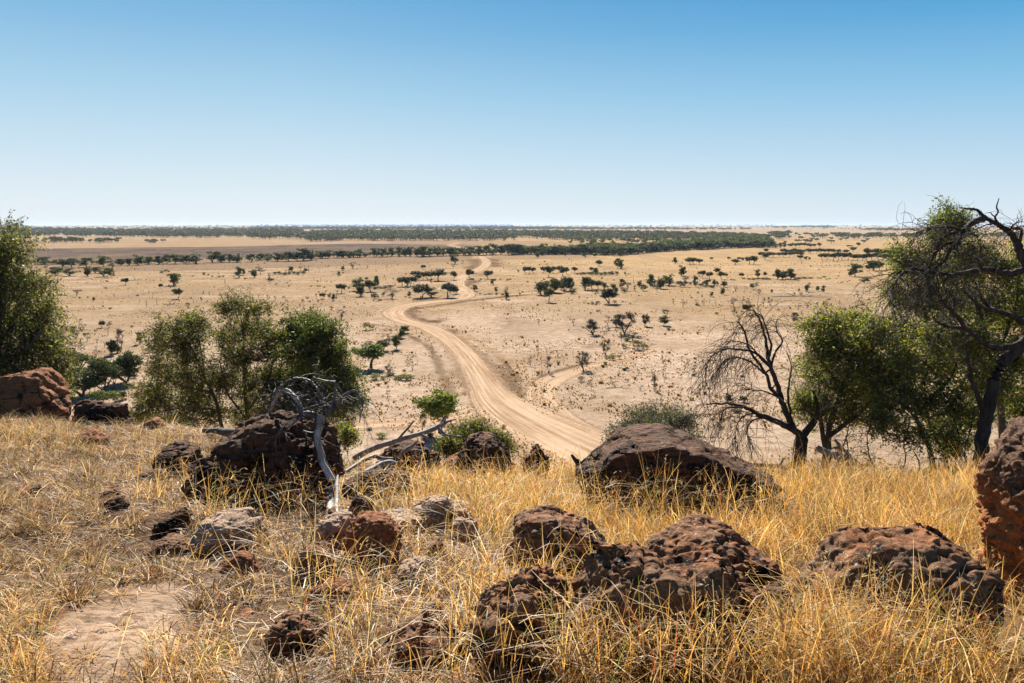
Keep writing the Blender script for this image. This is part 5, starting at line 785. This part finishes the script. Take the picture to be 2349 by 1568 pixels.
def region(u, v):
    lft = u < 1090
    if v > 880: return 'near hill foot, ' + ('behind the left boulders' if u < 420 else 'leafy cluster to road' if u < 1150 else 'right of the junction')
    if v > 780: return 'pale flat ' + ('left of leafy cluster' if u < 480 else 'between leafy cluster and road' if u < 1060 else 'right of wide road')
    if v > 700: return 'flat ' + ('left of main road bend' if u < 890 else 'right of main road bend' if u < 1500 else 'far right of main bend')
    if v > 660: return 'level with road bends, ' + ('far left' if u < 700 else 'near left' if u < 1065 else 'near right' if u < 1450 else 'far right')
    if v > 622: return 'midway to creek, ' + ('far left' if u < 700 else 'near left' if u < 1085 else 'near right' if u < 1450 else 'mid right' if u < 1760 else 'far right')
    if v > 603: return 'short of creek trees, ' + ('left of road' if u < 1105 else 'right of road')
    return ('creek line left of road' if u < 1110 else 'creek woods right of road' if u < 1775 else 'rows beyond the right flat')
WORDS = {'g': ('tree', 'tree', 'loose-crowned green tree'), 'u': ('tree', 'tree', 'dark upright tree'), 'R': ('tree', 'tree', 'round-topped dark tree'), 's': ('tree', 'tree', 'thin half-bare tree'), 'D': ('dead_tree', 'dead tree', 'leafless dead tree'), 'E': ('dead_tree', 'dead tree', 'big dense leafless tree'),
         'V': ('tree', 'tree', 'bushy green tree'), 'H': ('tree', 'tree', 'large domed bright green tree'), 'b': ('shrub', 'shrub', 'low dark shrub'), 'Q': ('shrub', 'shrub', 'bright green shrub'), 'P': ('shrub', 'shrub', 'pale yellow-green shrub'), 'k': ('dead_stump', 'stump', 'dead stick-like stump'), 'L': ('fallen_branch', 'fallen branch', 'dead fallen branch')}
cnt = {}; LST.sort(key=lambda t: t[0]); tot = {}
for (u, v, h, w_, k) in LST: tot[(WORDS[k][2], region(u, v))] = tot.get((WORDS[k][2], region(u, v)), 0) + 1
REST = []; AREA = sorted([h * w_ for (u, v, h, w_, k) in LST if WORDS[k][1] == 'tree'])[::-1][284]
LST = [t for t in LST if not (WORDS[t[4]][1] == 'tree' and t[2] * t[3] < AREA)] + [t for t in LST if WORDS[t[4]][1] == 'tree' and t[2] * t[3] < AREA]
for (u, v, h, w_, k) in LST:
    if WORDS[k][1] == 'tree' and h * w_ < AREA: tot[(WORDS[k][2], region(u, v))] -= 1
for i, (u, v, h, w_, k) in enumerate(LST):
    p = plain_at(u, v); sc = (p[1] * math.cos(th) + 26.6 * math.sin(th)) / FPX; H = h * sc * 1.03; Wd = w_ * sc; nm, cat, ph = WORDS[k]; rgn = region(u, v); key = (ph, rgn)
    j = cnt.get(key, 0); cnt[key] = j + 1
    lab = ph + ' ' + rgn if tot[key] == 1 else f'{ph}, {ordn(j)} from the left {rgn}'
    lab = (('short-height ' if 0 else '') + lab).replace('  ', ' ')
    if cat == 'tree' and h * w_ < AREA:
        pr = get(KIND[k], i); REST.append((pr['mb'], p, Wd, H, rg.uniform(0, 6.28))); continue
    hi = h > 30; pr = get(KIND[k], i, hi); rz = rg.uniform(0, 6.28) if k not in 'L' else rg.uniform(-.3, .3); grp = {'tree': 'trees scattered over the plain', 'shrub': 'shrubs scattered over the plain', 'dead tree': 'leafless trees on the plain', 'stump': 'dead stumps on the plain', 'fallen branch': 'fallen branches on the plain'}[cat]
    dims = (Wd, Wd, H)
    if h > 14 and pr['crown'] is not None:
        o = obj(nm, None, loc=p, label=lab, cat=cat, group=grp)
        obj('trunk', pr['trunk'], o); obj('crown', pr['crown'], o)
    else: o = obj(nm, pr['whole'], loc=p, label=lab, cat=cat, group=grp)
    o.scale = dims; o.rotation_euler = (0, 0, rz)
# ---------------------------------------------------------------- woodland beyond the creek, too many to count
def lump(seed, flat):
    r = np.random.default_rng(seed); mb = MB(); n = 70; d = unit(r.normal(size=(n, 3))); C = d * np.array([.42, .42, .18 if flat else .28]) * (r.uniform(.3, 1, (n, 1))) + np.array([0, 0, .78 if flat else .64])
    leaves(mb, C, .26, .10, r, PAL['dark'] if flat else PAL['green'], m=1, droop=0, var=.3); mb.add(np.array([[-.03, 0, 0], [.03, 0, 0], [.02, 0, .6], [-.02, 0, .6], [0, -.03, 0], [0, .03, 0], [0, .02, .6], [0, -.02, .6]]), np.array([[0, 1, 2, 3], [4, 5, 6, 7]]), (.8, .8, .8), 0)
    return mb
WOOD = [([(0, 520), (400, 512), (1200, 512), (2349, 488), (2349, 492), (1200, 520), (400, 528), (0, 532)], 0, 477.15, 46, 1, 11), ([(0, 474), (600, 458), (1500, 444), (2349, 427), (2349, 432), (1500, 450), (600, 465), (0, 482)], 587.25, 477.15, 80, 1, 14), ([(0, 404), (560, 404), (740, 372), (1200, 380), (1500, 335), (2349, 312), (2349, 364), (2000, 370), (1600, 388), (1250, 408), (1000, 430), (450, 426), (0, 430)], 1174.5, 477.15, 620, 1, 15), ([(0, 240), (1400, 246), (2100, 262), (2349, 282), (2349, 300), (1500, 300), (1100, 298), (600, 303), (0, 274)], 1174.5, 477.15, 760, 0, 9.5),
        ([(500, 300), (1500, 316), (1500, 332), (900, 330), (640, 345)], 1174.5, 477.15, 26, 1, 11), ([(450, 240), (900, 235), (2349, 238), (2349, 302), (1100, 305), (860, 300), (500, 318), (440, 280)], 587.25, 477.15, 640, 0, 9.5), ([(0, 222), (400, 222), (400, 290), (0, 292)], 587.25, 477.15, 90, 0, 9.5),
        ([(0, 206), (700, 212), (1500, 222), (2349, 225), (2349, 275), (1600, 278), (900, 268), (420, 262), (0, 280)], 0, 477.15, 620, 0, 8), ([(440, 300), (730, 300), (720, 325), (450, 328)], 0, 477.15, 20, 0, 9), ([(840, 305), (1050, 305), (1050, 325), (840, 330)], 0, 477.15, 13, 0, 9), ([(1360, 318), (1450, 318), (1450, 328), (1360, 328)], 0, 477.15, 6, 0, 8),
        ([(0, 187), (1200, 192), (2349, 188), (2349, 208), (1000, 206), (0, 202)], 587.25, 477.15, 420, 0, 5), ([(0, 187), (1000, 197), (2170, 201), (2170, 205), (900, 206), (0, 205)], 1174.5, 477.15, 300, 0, 5), ([(1380, 195), (2349, 195), (2349, 212), (1380, 212)], 0, 477.15, 90, 0, 4.5), ([(0, 163), (2349, 158), (2349, 186), (0, 180)], 587.25, 477.15, 420, 0, 3.2), ([(0, 160), (2349, 160), (2349, 190), (0, 186)], 1174.5, 477.15, 170, 0, 3.0),
        ([(100, 175), (2349, 165), (2349, 200), (100, 190)], 0, 477.15, 130, 0, 3.0), ([(0, 448), (200, 448), (200, 490), (0, 490)], 1761.75, 428.2, 26, 0, 10), ([(300, 455), (1700, 448), (1700, 474), (900, 482), (430, 478)], 1761.75, 428.2, 105, 0, 8.5), ([(860, 398), (1700, 398), (1700, 412), (900, 410)], 1761.75, 428.2, 110, 0, 4.5), ([(0, 374), (600, 370), (600, 382), (0, 382)], 1761.75, 428.2, 70, 0, 4), ([(0, 362), (1700, 362), (1700, 400), (0, 398)], 1761.75, 428.2, 60, 0, 3.5), ([(1700, 448), (2349, 448), (2349, 478), (1700, 478)], 1761.75, 428.2, 40, 0, 8), ([(0, 490), (900, 490), (900, 540), (0, 530)], 1761.75, 428.2, 9, 0, 9)]
lm = [lump(900 + k, f) for f in (True, False) for k in range(3)]; VV, FF, CC, nv = [], {0: [], 1: []}, [], 0
for (poly, ou, ov, n, kd, hp) in WOOD:
    pu = [ou + a / 4 for a, b in poly]; pv = [ov + b / 4 for a, b in poly]; n = int(n * (2.3 if ou < 600 and kd == 0 else 1.7)); u = rg.uniform(min(pu), max(pu), n * 6); v = rg.uniform(min(pv), max(pv), n * 6); ok = inpoly(u, v, list(zip(pu, pv))); u, v = u[ok][:n] + rg.normal(size=len(u[ok][:n])) * 9, v[ok][:n] + rg.normal(size=len(u[ok][:n])) * .35; pts = plain_at(u, v); sc = pts[:, 1] / FPX
    for p, s_ in zip(pts, sc):
        mb = lm[rg.integers(3) + 3 * kd]; hh = hp * s_ * rg.uniform(.7, 1.15); ww = hh * rg.uniform(1.1, 1.7) * (1.1 if kd == 0 else 1); a = rg.uniform(0, 6.28); ca, sa = math.cos(a), math.sin(a)
        for key, fl_ in mb.F.items(): FF[key[1]].append(np.concatenate(fl_) + nv)
        Q = np.concatenate(mb.V); VV.append(np.stack([(Q[:, 0] * ca - Q[:, 1] * sa) * ww, (Q[:, 0] * sa + Q[:, 1] * ca) * ww, Q[:, 2] * hh], 1) + p); CC.append(np.concatenate(mb.C)); nv += len(Q)
for (mb, p, ww, hh, a) in REST:
    ca, sa = math.cos(a), math.sin(a)
    for key, fl_ in mb.F.items():
        f_ = np.concatenate(fl_) + nv; FF[key[1]].append(f_ if f_.shape[1] == 4 else np.concatenate([f_, f_[:, -1:]], 1))
    Q = np.concatenate(mb.V); VV.append(np.stack([(Q[:, 0] * ca - Q[:, 1] * sa) * ww, (Q[:, 0] * sa + Q[:, 1] * ca) * ww, Q[:, 2] * hh], 1) + p); CC.append(np.concatenate(mb.C)); nv += len(Q)
f0, f1 = np.concatenate(FF[0]), np.concatenate(FF[1])
obj('far_woodland', mesh('far_woodland', np.concatenate(VV), [f0, f1], [M_FARBARK, M_FAR], np.concatenate(CC), np.concatenate([np.zeros(len(f0)), np.ones(len(f1))])), kind='stuff', label='dark woodland belts stretching to the horizon')
# ---------------------------------------------------------------- small dry tussocks of the plain
n = 52000; u = rg.uniform(-40, 2390, n); v = 600 + 500 * rg.uniform(0, 1, n) ** 1.25; p = plain_at(u, v); dr, _ = dist_pl(p[:, 0], p[:, 1], WMAIN); ok = (dr > 3.6) & (vn(p[:, 0] / 9, p[:, 1] / 9, 0, 4) + .3 * vn(p[:, 0] / 2, p[:, 1] / 2, 0, 5) > .0 + .25 * (rg.random(n) - .5)); p = p[ok]
s_ = rg.uniform(.07, .22, len(p)) * (.8 + p[:, 1] / 420) * (1 + 1.5 * (rg.random(len(p)) < .04)); mb = MB()
for k in range(4):
    a = rg.uniform(0, 6.28, len(p)); d = np.stack([np.cos(a), np.sin(a), 0 * a], 1); w2 = (s_ * rg.uniform(.3, .9, len(p)))[:, None]; up = np.stack([rg.normal(size=len(p)) * .3, rg.normal(size=len(p)) * .3, 1 + 0 * a], 1) * (s_ * rg.uniform(.5, 1.1, len(p)))[:, None]
    V = np.stack([p - d * w2 * .5, p + d * w2 * .5, p + d * w2 + up, p - d * w2 + up * .7], 1).reshape(-1, 3); c = np.array([(0.36, 0.25, 0.13), (0.22, 0.15, 0.085), (0.14, 0.11, 0.05), (0.30, 0.2, .1)])[rg.integers(0, 4, len(p))]
    mb.add(V, np.arange(len(V)).reshape(-1, 4), np.repeat(c, 4, 0))
obj('dry_tussocks', mb.mesh('dry_tussocks', [M_GRASS]), kind='stuff', label='tiny dry tussocks dotted over the plain')
# ================================================================ GRASS OF THE HILL TOP
rg = np.random.default_rng(9)
def blades(mb, B, H, lean, curl, Wd, rg, C, az=None, lv=(0, .38, .72, 1), droop=0.0):
    n = len(B); a = rg.uniform(0, 2 * math.pi, n) if az is None else az; d = np.stack([np.cos(a), np.sin(a), 0 * a], 1); b = rg.uniform(0, 2 * math.pi, n); s = np.stack([np.cos(b), np.sin(b), 0 * b], 1) * (Wd / 2)[:, None]
    d2 = np.stack([-d[:, 1], d[:, 0], 0 * a], 1) * rg.normal(size=n)[:, None] * .25; R_ = []
    for t in lv:
        q = B + d * ((lean * t + curl * t * t) * H)[:, None] + d2 * (curl * t * t * H)[:, None]; z = H * (t - .35 * (lean + curl) * t * t - droop * t ** 3); q[:, 2] += np.maximum(z, .01 * t); wt = 1 - .8 * t ** 1.5; R_ += [q - s * wt, q + s * wt]
    k = len(R_); V = np.stack(R_, 1).reshape(-1, 3); o = np.arange(n)[:, None] * k; F = np.concatenate([np.stack([o + 2 * i, o + 2 * i + 1, o + 2 * i + 3, o + 2 * i + 2], -1) for i in range(len(lv) - 1)], 0).reshape(-1, 4)
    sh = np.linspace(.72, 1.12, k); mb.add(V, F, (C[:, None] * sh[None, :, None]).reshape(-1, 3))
    return R_[-1]
GOLD = np.array([(0.72, 0.46, 0.155), (0.80, 0.59, 0.25), (0.58, 0.36, 0.125), (0.86, 0.70, 0.42), (0.36, 0.215, 0.095), (0.68, 0.39, 0.11), (0.24, 0.14, 0.07)])
STRAW = np.array([(0.60, 0.41, 0.22), (0.74, 0.54, 0.32), (0.46, 0.31, 0.17), (0.82, 0.65, 0.43), (0.26, 0.16, 0.09), (0.15, 0.10, 0.07)])
def pick(pal, n, green=.03, red=.01):
    c = pal[rg.integers(0, len(pal), n)] * rg.uniform(.8, 1.18, (n, 1)); q = rg.random(n); c[q < green] = (0.20, 0.26, 0.045); c[(q > 1 - red)] = (0.50, 0.14, 0.05); return c
def scatter(n, ymax=13.5, fmarg=1.15):
    """points on the hill top inside a wedge somewhat wider than the view, denser when near"""
    y = 1.3 + (ymax - 1.3) * rg.random(n) ** .95; x = rg.uniform(-1, 1, n) * (y * .66 * fmarg + .5); return x, y
def clear(x, y, m=1.0):
    ok = np.ones(len(x), bool)
    for (cx, cy, w2, D) in FOOT: ok &= ((x - cx) / (w2 * m)) ** 2 + ((y - cy) / (D * m)) ** 2 > 1
    return ok
def near_rock(x, y):
    e = np.full(len(x), 9.)
    for (cx, cy, w2, D) in FOOT: e = np.minimum(e, np.sqrt(((x - cx) / w2) ** 2 + ((y - cy) / (D * 1.3)) ** 2))
    return np.clip((e - 1) * .75 + .45, .45, 1)
for q_ in ((757, 1120), (757, 1150), (757, 1180), (800, 1110), (860, 1080), (2290, 1480), (2320, 1560), (2260, 1430)):
    w_ = hill_at(float(q_[0]), float(q_[1])); FOOT.append((w_[0], w_[1], .07 if q_[0] < 2000 else .12, .28))
def base(x, y): return np.stack([x, y, hill_z(x, y) - .01], 1)
def tall_field(u, v): return sstep(-60, 120, u - np.interp(v, [1000, 1080, 1200, 1300, 1400, 1600], [1250, 880, 940, 1120, 1080, 960]) + 0 * v)
def masks(x, y):
    p = base(x, y); u, v = proj(p); return p, u, v
# tall golden grass
x, y = scatter(230000); p, u, v = masks(x, y); tf = tall_field(u, v); pat = np.clip(.45 + 1.5 * fbm(x * 2.2, y * 2.2, 0, 61, 3), 0, 1.3)
ok = (rg.random(len(x)) < tf * (.30 + 1.0 * pat) * np.interp(v, [1080, 1180, 1330, 1600], [1, 1, .5, .32])) & clear(x, y, .96) & (y < np.interp(x, [-9, -5, -2.6, -.5, 4, 9], [11.8, 11.2, 9.9, 9.4, 9.4, 9.3])); p = p[ok]; u, v = u[ok], v[ok]; n = len(p)
H = rg.uniform(.20, .44, n) * np.interp(u, [900, 1100, 1250, 1600, 1900, 2300], [.7, .85, .8, .85, 1.0, 1.0]); H *= np.interp(v, [1080, 1150, 1300, 1500], [.95, 1., .9, .75]); st = rg.random(n) < .10; H = np.where(st, H * 1.45, H); H *= near_rock(p[:, 0], p[:, 1])
mb = MB(); C = pick(GOLD, n, .045, .012) * (.66 + .62 * np.clip(.5 + .8 * fbm(p[:, 0] * 2.2, p[:, 1] * 2.2, 0, 66, 3), 0, 1))[:, None]; lean = rg.gamma(2, .11, n); curl = np.where(st, .15, rg.gamma(2.2, .22, n)); dr_ = np.where(rg.random(n) < .3, .45, 0)
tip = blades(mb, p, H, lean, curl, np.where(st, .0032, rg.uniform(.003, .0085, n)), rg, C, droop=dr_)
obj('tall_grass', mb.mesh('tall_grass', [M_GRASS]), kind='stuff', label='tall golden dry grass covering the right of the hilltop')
# short curly dry tufts, with their clumps
tx, ty = scatter(8500); pt, ut, vt = masks(tx, ty); dens = (1 - .82 * tall_field(ut, vt)) * (1 - .93 * inpoly(ut, vt, BARE)); okc = (rg.random(len(tx)) < dens * np.interp(fbm(tx * 1.1, ty * 1.1, 0, 71, 3), [-.5, .3], [.25, 1])) & clear(tx, ty, .93) & (ty < np.interp(tx, [-9, -5, -2.6, -.5, 4, 9], [12.2, 11.6, 10.2, 9.6, 9.4, 9.3]))
tx, ty = tx[okc], ty[okc]; nt_ = len(tx); ts = rg.uniform(.5, 1.25, nt_) + .9 * (rg.random(nt_) < .16); tdark = rg.random(nt_) ** 1.4; nb = 34
i = np.repeat(np.arange(nt_), nb); rr = np.abs(rg.normal(size=len(i))) * .032 * ts[i] ** 1.3; aa = rg.uniform(0, 6.28, len(i)); x = tx[i] + np.cos(aa) * rr; y = ty[i] + np.sin(aa) * rr; p = base(x, y); n = len(x)
H = near_rock(x, y) * rg.uniform(.05, .17, n) * ts[i] * np.interp(ty[i], [2, 10], [.85, 1.15]); C = pick(STRAW, n, .025, .004) * (1.08 - .72 * tdark[i])[:, None]
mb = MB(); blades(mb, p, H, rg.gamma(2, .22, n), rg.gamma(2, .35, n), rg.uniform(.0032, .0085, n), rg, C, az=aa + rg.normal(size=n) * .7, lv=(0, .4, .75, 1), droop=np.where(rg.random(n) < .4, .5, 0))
tx, ty = scatter(1500); pt, ut, vt = masks(tx, ty); okc = (rg.random(len(tx)) < (1 - .9 * tall_field(ut, vt)) * np.where(inpoly(ut, vt, BARE), .04, 1) * np.interp(fbm(tx * .8, ty * .8, 0, 81, 2), [-.3, .3], [.1, 1])) & clear(tx, ty, 1.1) & (ty < np.interp(tx, [-9, -5, -2.6, -.5, 4, 9], [11.5, 11, 9.6, 9, 9, 9])); tx, ty = tx[okc], ty[okc]
i = np.repeat(np.arange(len(tx)), 95); n = len(i); ts = rg.uniform(.6, 1.25, len(tx)); rr = np.abs(rg.normal(size=n)) * .05 * ts[i]; aa = rg.uniform(0, 6.28, n); x = tx[i] + np.cos(aa) * rr; y = ty[i] + np.sin(aa) * rr
dk = rg.random(n) < .5; C = pick(STRAW[:4], n, .05, .01) * rg.uniform(.7, 1.1, len(tx))[i][:, None]; C[dk] = np.array([.17, .105, .06]) * rg.uniform(.6, 1.5, (dk.sum(), 1))
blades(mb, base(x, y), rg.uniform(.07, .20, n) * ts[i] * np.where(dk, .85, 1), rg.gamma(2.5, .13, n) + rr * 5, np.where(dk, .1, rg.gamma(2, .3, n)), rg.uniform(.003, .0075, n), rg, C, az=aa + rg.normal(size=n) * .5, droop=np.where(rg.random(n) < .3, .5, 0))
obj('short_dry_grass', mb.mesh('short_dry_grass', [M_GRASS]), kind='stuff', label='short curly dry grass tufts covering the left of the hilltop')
# straw litter lying on the soil
x, y = scatter(30000, 12); p, u, v = masks(x, y); ok = clear(x, y, .95) & (rg.random(len(x)) < np.where(inpoly(u, v, BARE), .28, 1)); p = p[ok]; n = len(p); p[:, 2] += rg.uniform(.012, .03, n)
a = rg.uniform(0, 6.28, n); d = np.stack([np.cos(a), np.sin(a), rg.normal(size=n) * .22], 1) * rg.uniform(.02, .085, n)[:, None]; s = np.stack([-np.sin(a), np.cos(a), rg.normal(size=n) * .5], 1) * rg.uniform(.0012, .0028, n)[:, None]; k = rg.normal(size=(n, 3)) * .012; k[:, 2] = np.abs(k[:, 2])
V = np.stack([p - d - s, p - d + s, p + k - s, p + k + s, p + d - s * .4, p + d + s * .4], 1).reshape(-1, 3); o = np.arange(n)[:, None] * 6; F = np.concatenate([o + [[0, 1, 3, 2]], o + [[2, 3, 5, 4]]]); C = pick(STRAW[:4], n, .01, .005) * 1.1
mb = MB(); mb.add(V, F, np.repeat(C, 6, 0)); obj('straw_litter', mb.mesh('straw_litter', [M_GRASS]), kind='stuff', label='dry straw litter lying over the hilltop soil')
# single tall seed stalks, sparse, in front of the rocks and at the bottom of the picture
ZN = [([(700, 1100), (1330, 1080), (1330, 1240), (1100, 1280), (700, 1230)], 520, .5), ([(460, 1090), (860, 1110), (860, 1230), (460, 1210)], 420, .46), ([(350, 1050), (500, 1060), (500, 1160), (330, 1160)], 130, .35), ([(0, 990), (420, 1000), (420, 1050), (0, 1040)], 260, .26), ([(1330, 1150), (1850, 1150), (1850, 1260), (1330, 1260)], 620, .58),
      ([(1850, 1100), (2250, 1110), (2240, 1330), (1850, 1280)], 350, .42), ([(1040, 1290), (1480, 1290), (1400, 1600), (1000, 1600)], 420, .42), ([(1280, 1480), (1900, 1500), (1900, 1640), (1280, 1640)], 900, .42), ([(1840, 1440), (2400, 1480), (2400, 1680), (1840, 1640)], 1050, .46), ([(640, 1270), (1080, 1270), (1060, 1600), (700, 1600)], 330, .34), ([(330, 1480), (540, 1500), (520, 1640), (330, 1640)], 260, .2), ([(-20, 1400), (120, 1400), (130, 1640), (-20, 1640)], 280, .2), ([(440, 1250), (640, 1260), (640, 1300), (440, 1300)], 50, .3), ([(2180, 1300), (2300, 1320), (2320, 1480), (2200, 1480)], 120, .4)]
mb = MB(); TP = []
for poly, n, h in ZN:
    pa = np.array(poly, float); u = rg.uniform(pa[:, 0].min(), pa[:, 0].max(), n * 2); v = rg.uniform(pa[:, 1].min(), pa[:, 1].max(), n * 2); ok = inpoly(u, v, poly); p = hill_at(u[ok][:n], v[ok][:n])
    ncl = max(4, len(p) // 7); cl = p[rg.integers(0, len(p), ncl)]; mix = rg.random(len(p)) < .7; p = np.where(mix[:, None], cl[rg.integers(0, ncl, len(p))] + rg.normal(size=(len(p), 3)) * .05, p)
    p = p[clear(p[:, 0], p[:, 1], .97)]; p = base(p[:, 0], p[:, 1]); n = len(p); H = h * rg.uniform(.45, 1.15, n); C = pick(GOLD, n, .05, .04) * rg.uniform(.75, 1.1, (n, 1))
    t = blades(mb, p, H, rg.gamma(2, .13, n), rg.gamma(1.5, .12, n), rg.uniform(.003, .0056, n), rg, C, lv=(0, .25, .5, .75, 1)); TP.append(t)
    m = rg.random(n) < .75; q = p[m]; q = np.repeat(q, 2, 0); nn = len(q); q[:, 2] += rg.uniform(.25, .7, nn) * np.repeat(H[m], 2); blades(mb, q, rg.uniform(.06, .16, nn), rg.gamma(2, .3, nn), rg.gamma(2, .4, nn), rg.uniform(.003, .007, nn), rg, pick(GOLD, nn, .05, .03), droop=.3)
tp = np.concatenate(TP); tp = tp[rg.random(len(tp)) < .22]; nh = len(tp)
for k in range(7):
    q = tp + np.array([0, 0, -1.]) * rg.uniform(0, .07, nh)[:, None] + rg.normal(size=(nh, 3)) * .003; blades(mb, q, np.full(nh, .016), np.full(nh, .9), np.full(nh, .1), np.full(nh, .0045), rg, pick(np.array([(0.66, .55, .38), (.58, .44, .27)]), nh, 0, 0))
obj('seed_stalks', mb.mesh('seed_stalks', [M_GRASS]), kind='stuff', label='thin tall seeding grass stalks rising in front of the rocks')
# ================================================================ HAZE
def haze():
    m = bpy.data.materials.new('haze'); m.use_nodes = True; g = N(m.node_tree); m.node_tree.nodes.clear()
    pv = g.n('VolumePrincipled', i_Color=(0.62, 0.75, 1.0, 1), i_Density=HAZE_D, i_Anisotropy=0.2); g.n('OutputMaterial', i_Volume=pv.outputs[0])
    a, b = 89000.0, 60.0; V = np.array([[x, y, z] for x in (-a, a) for y in (-a, a) for z in (-1.6, b)])
    o = obj('haze', mesh('haze', V, [np.array([[0, 1, 3, 2], [4, 6, 7, 5], [0, 4, 5, 1], [2, 3, 7, 6], [0, 2, 6, 4], [1, 5, 7, 3]])], [m]), kind='stuff')
    o['label'] = 'thin pale blue haze over the far plain'
HAZE_D = 0.000038
haze()
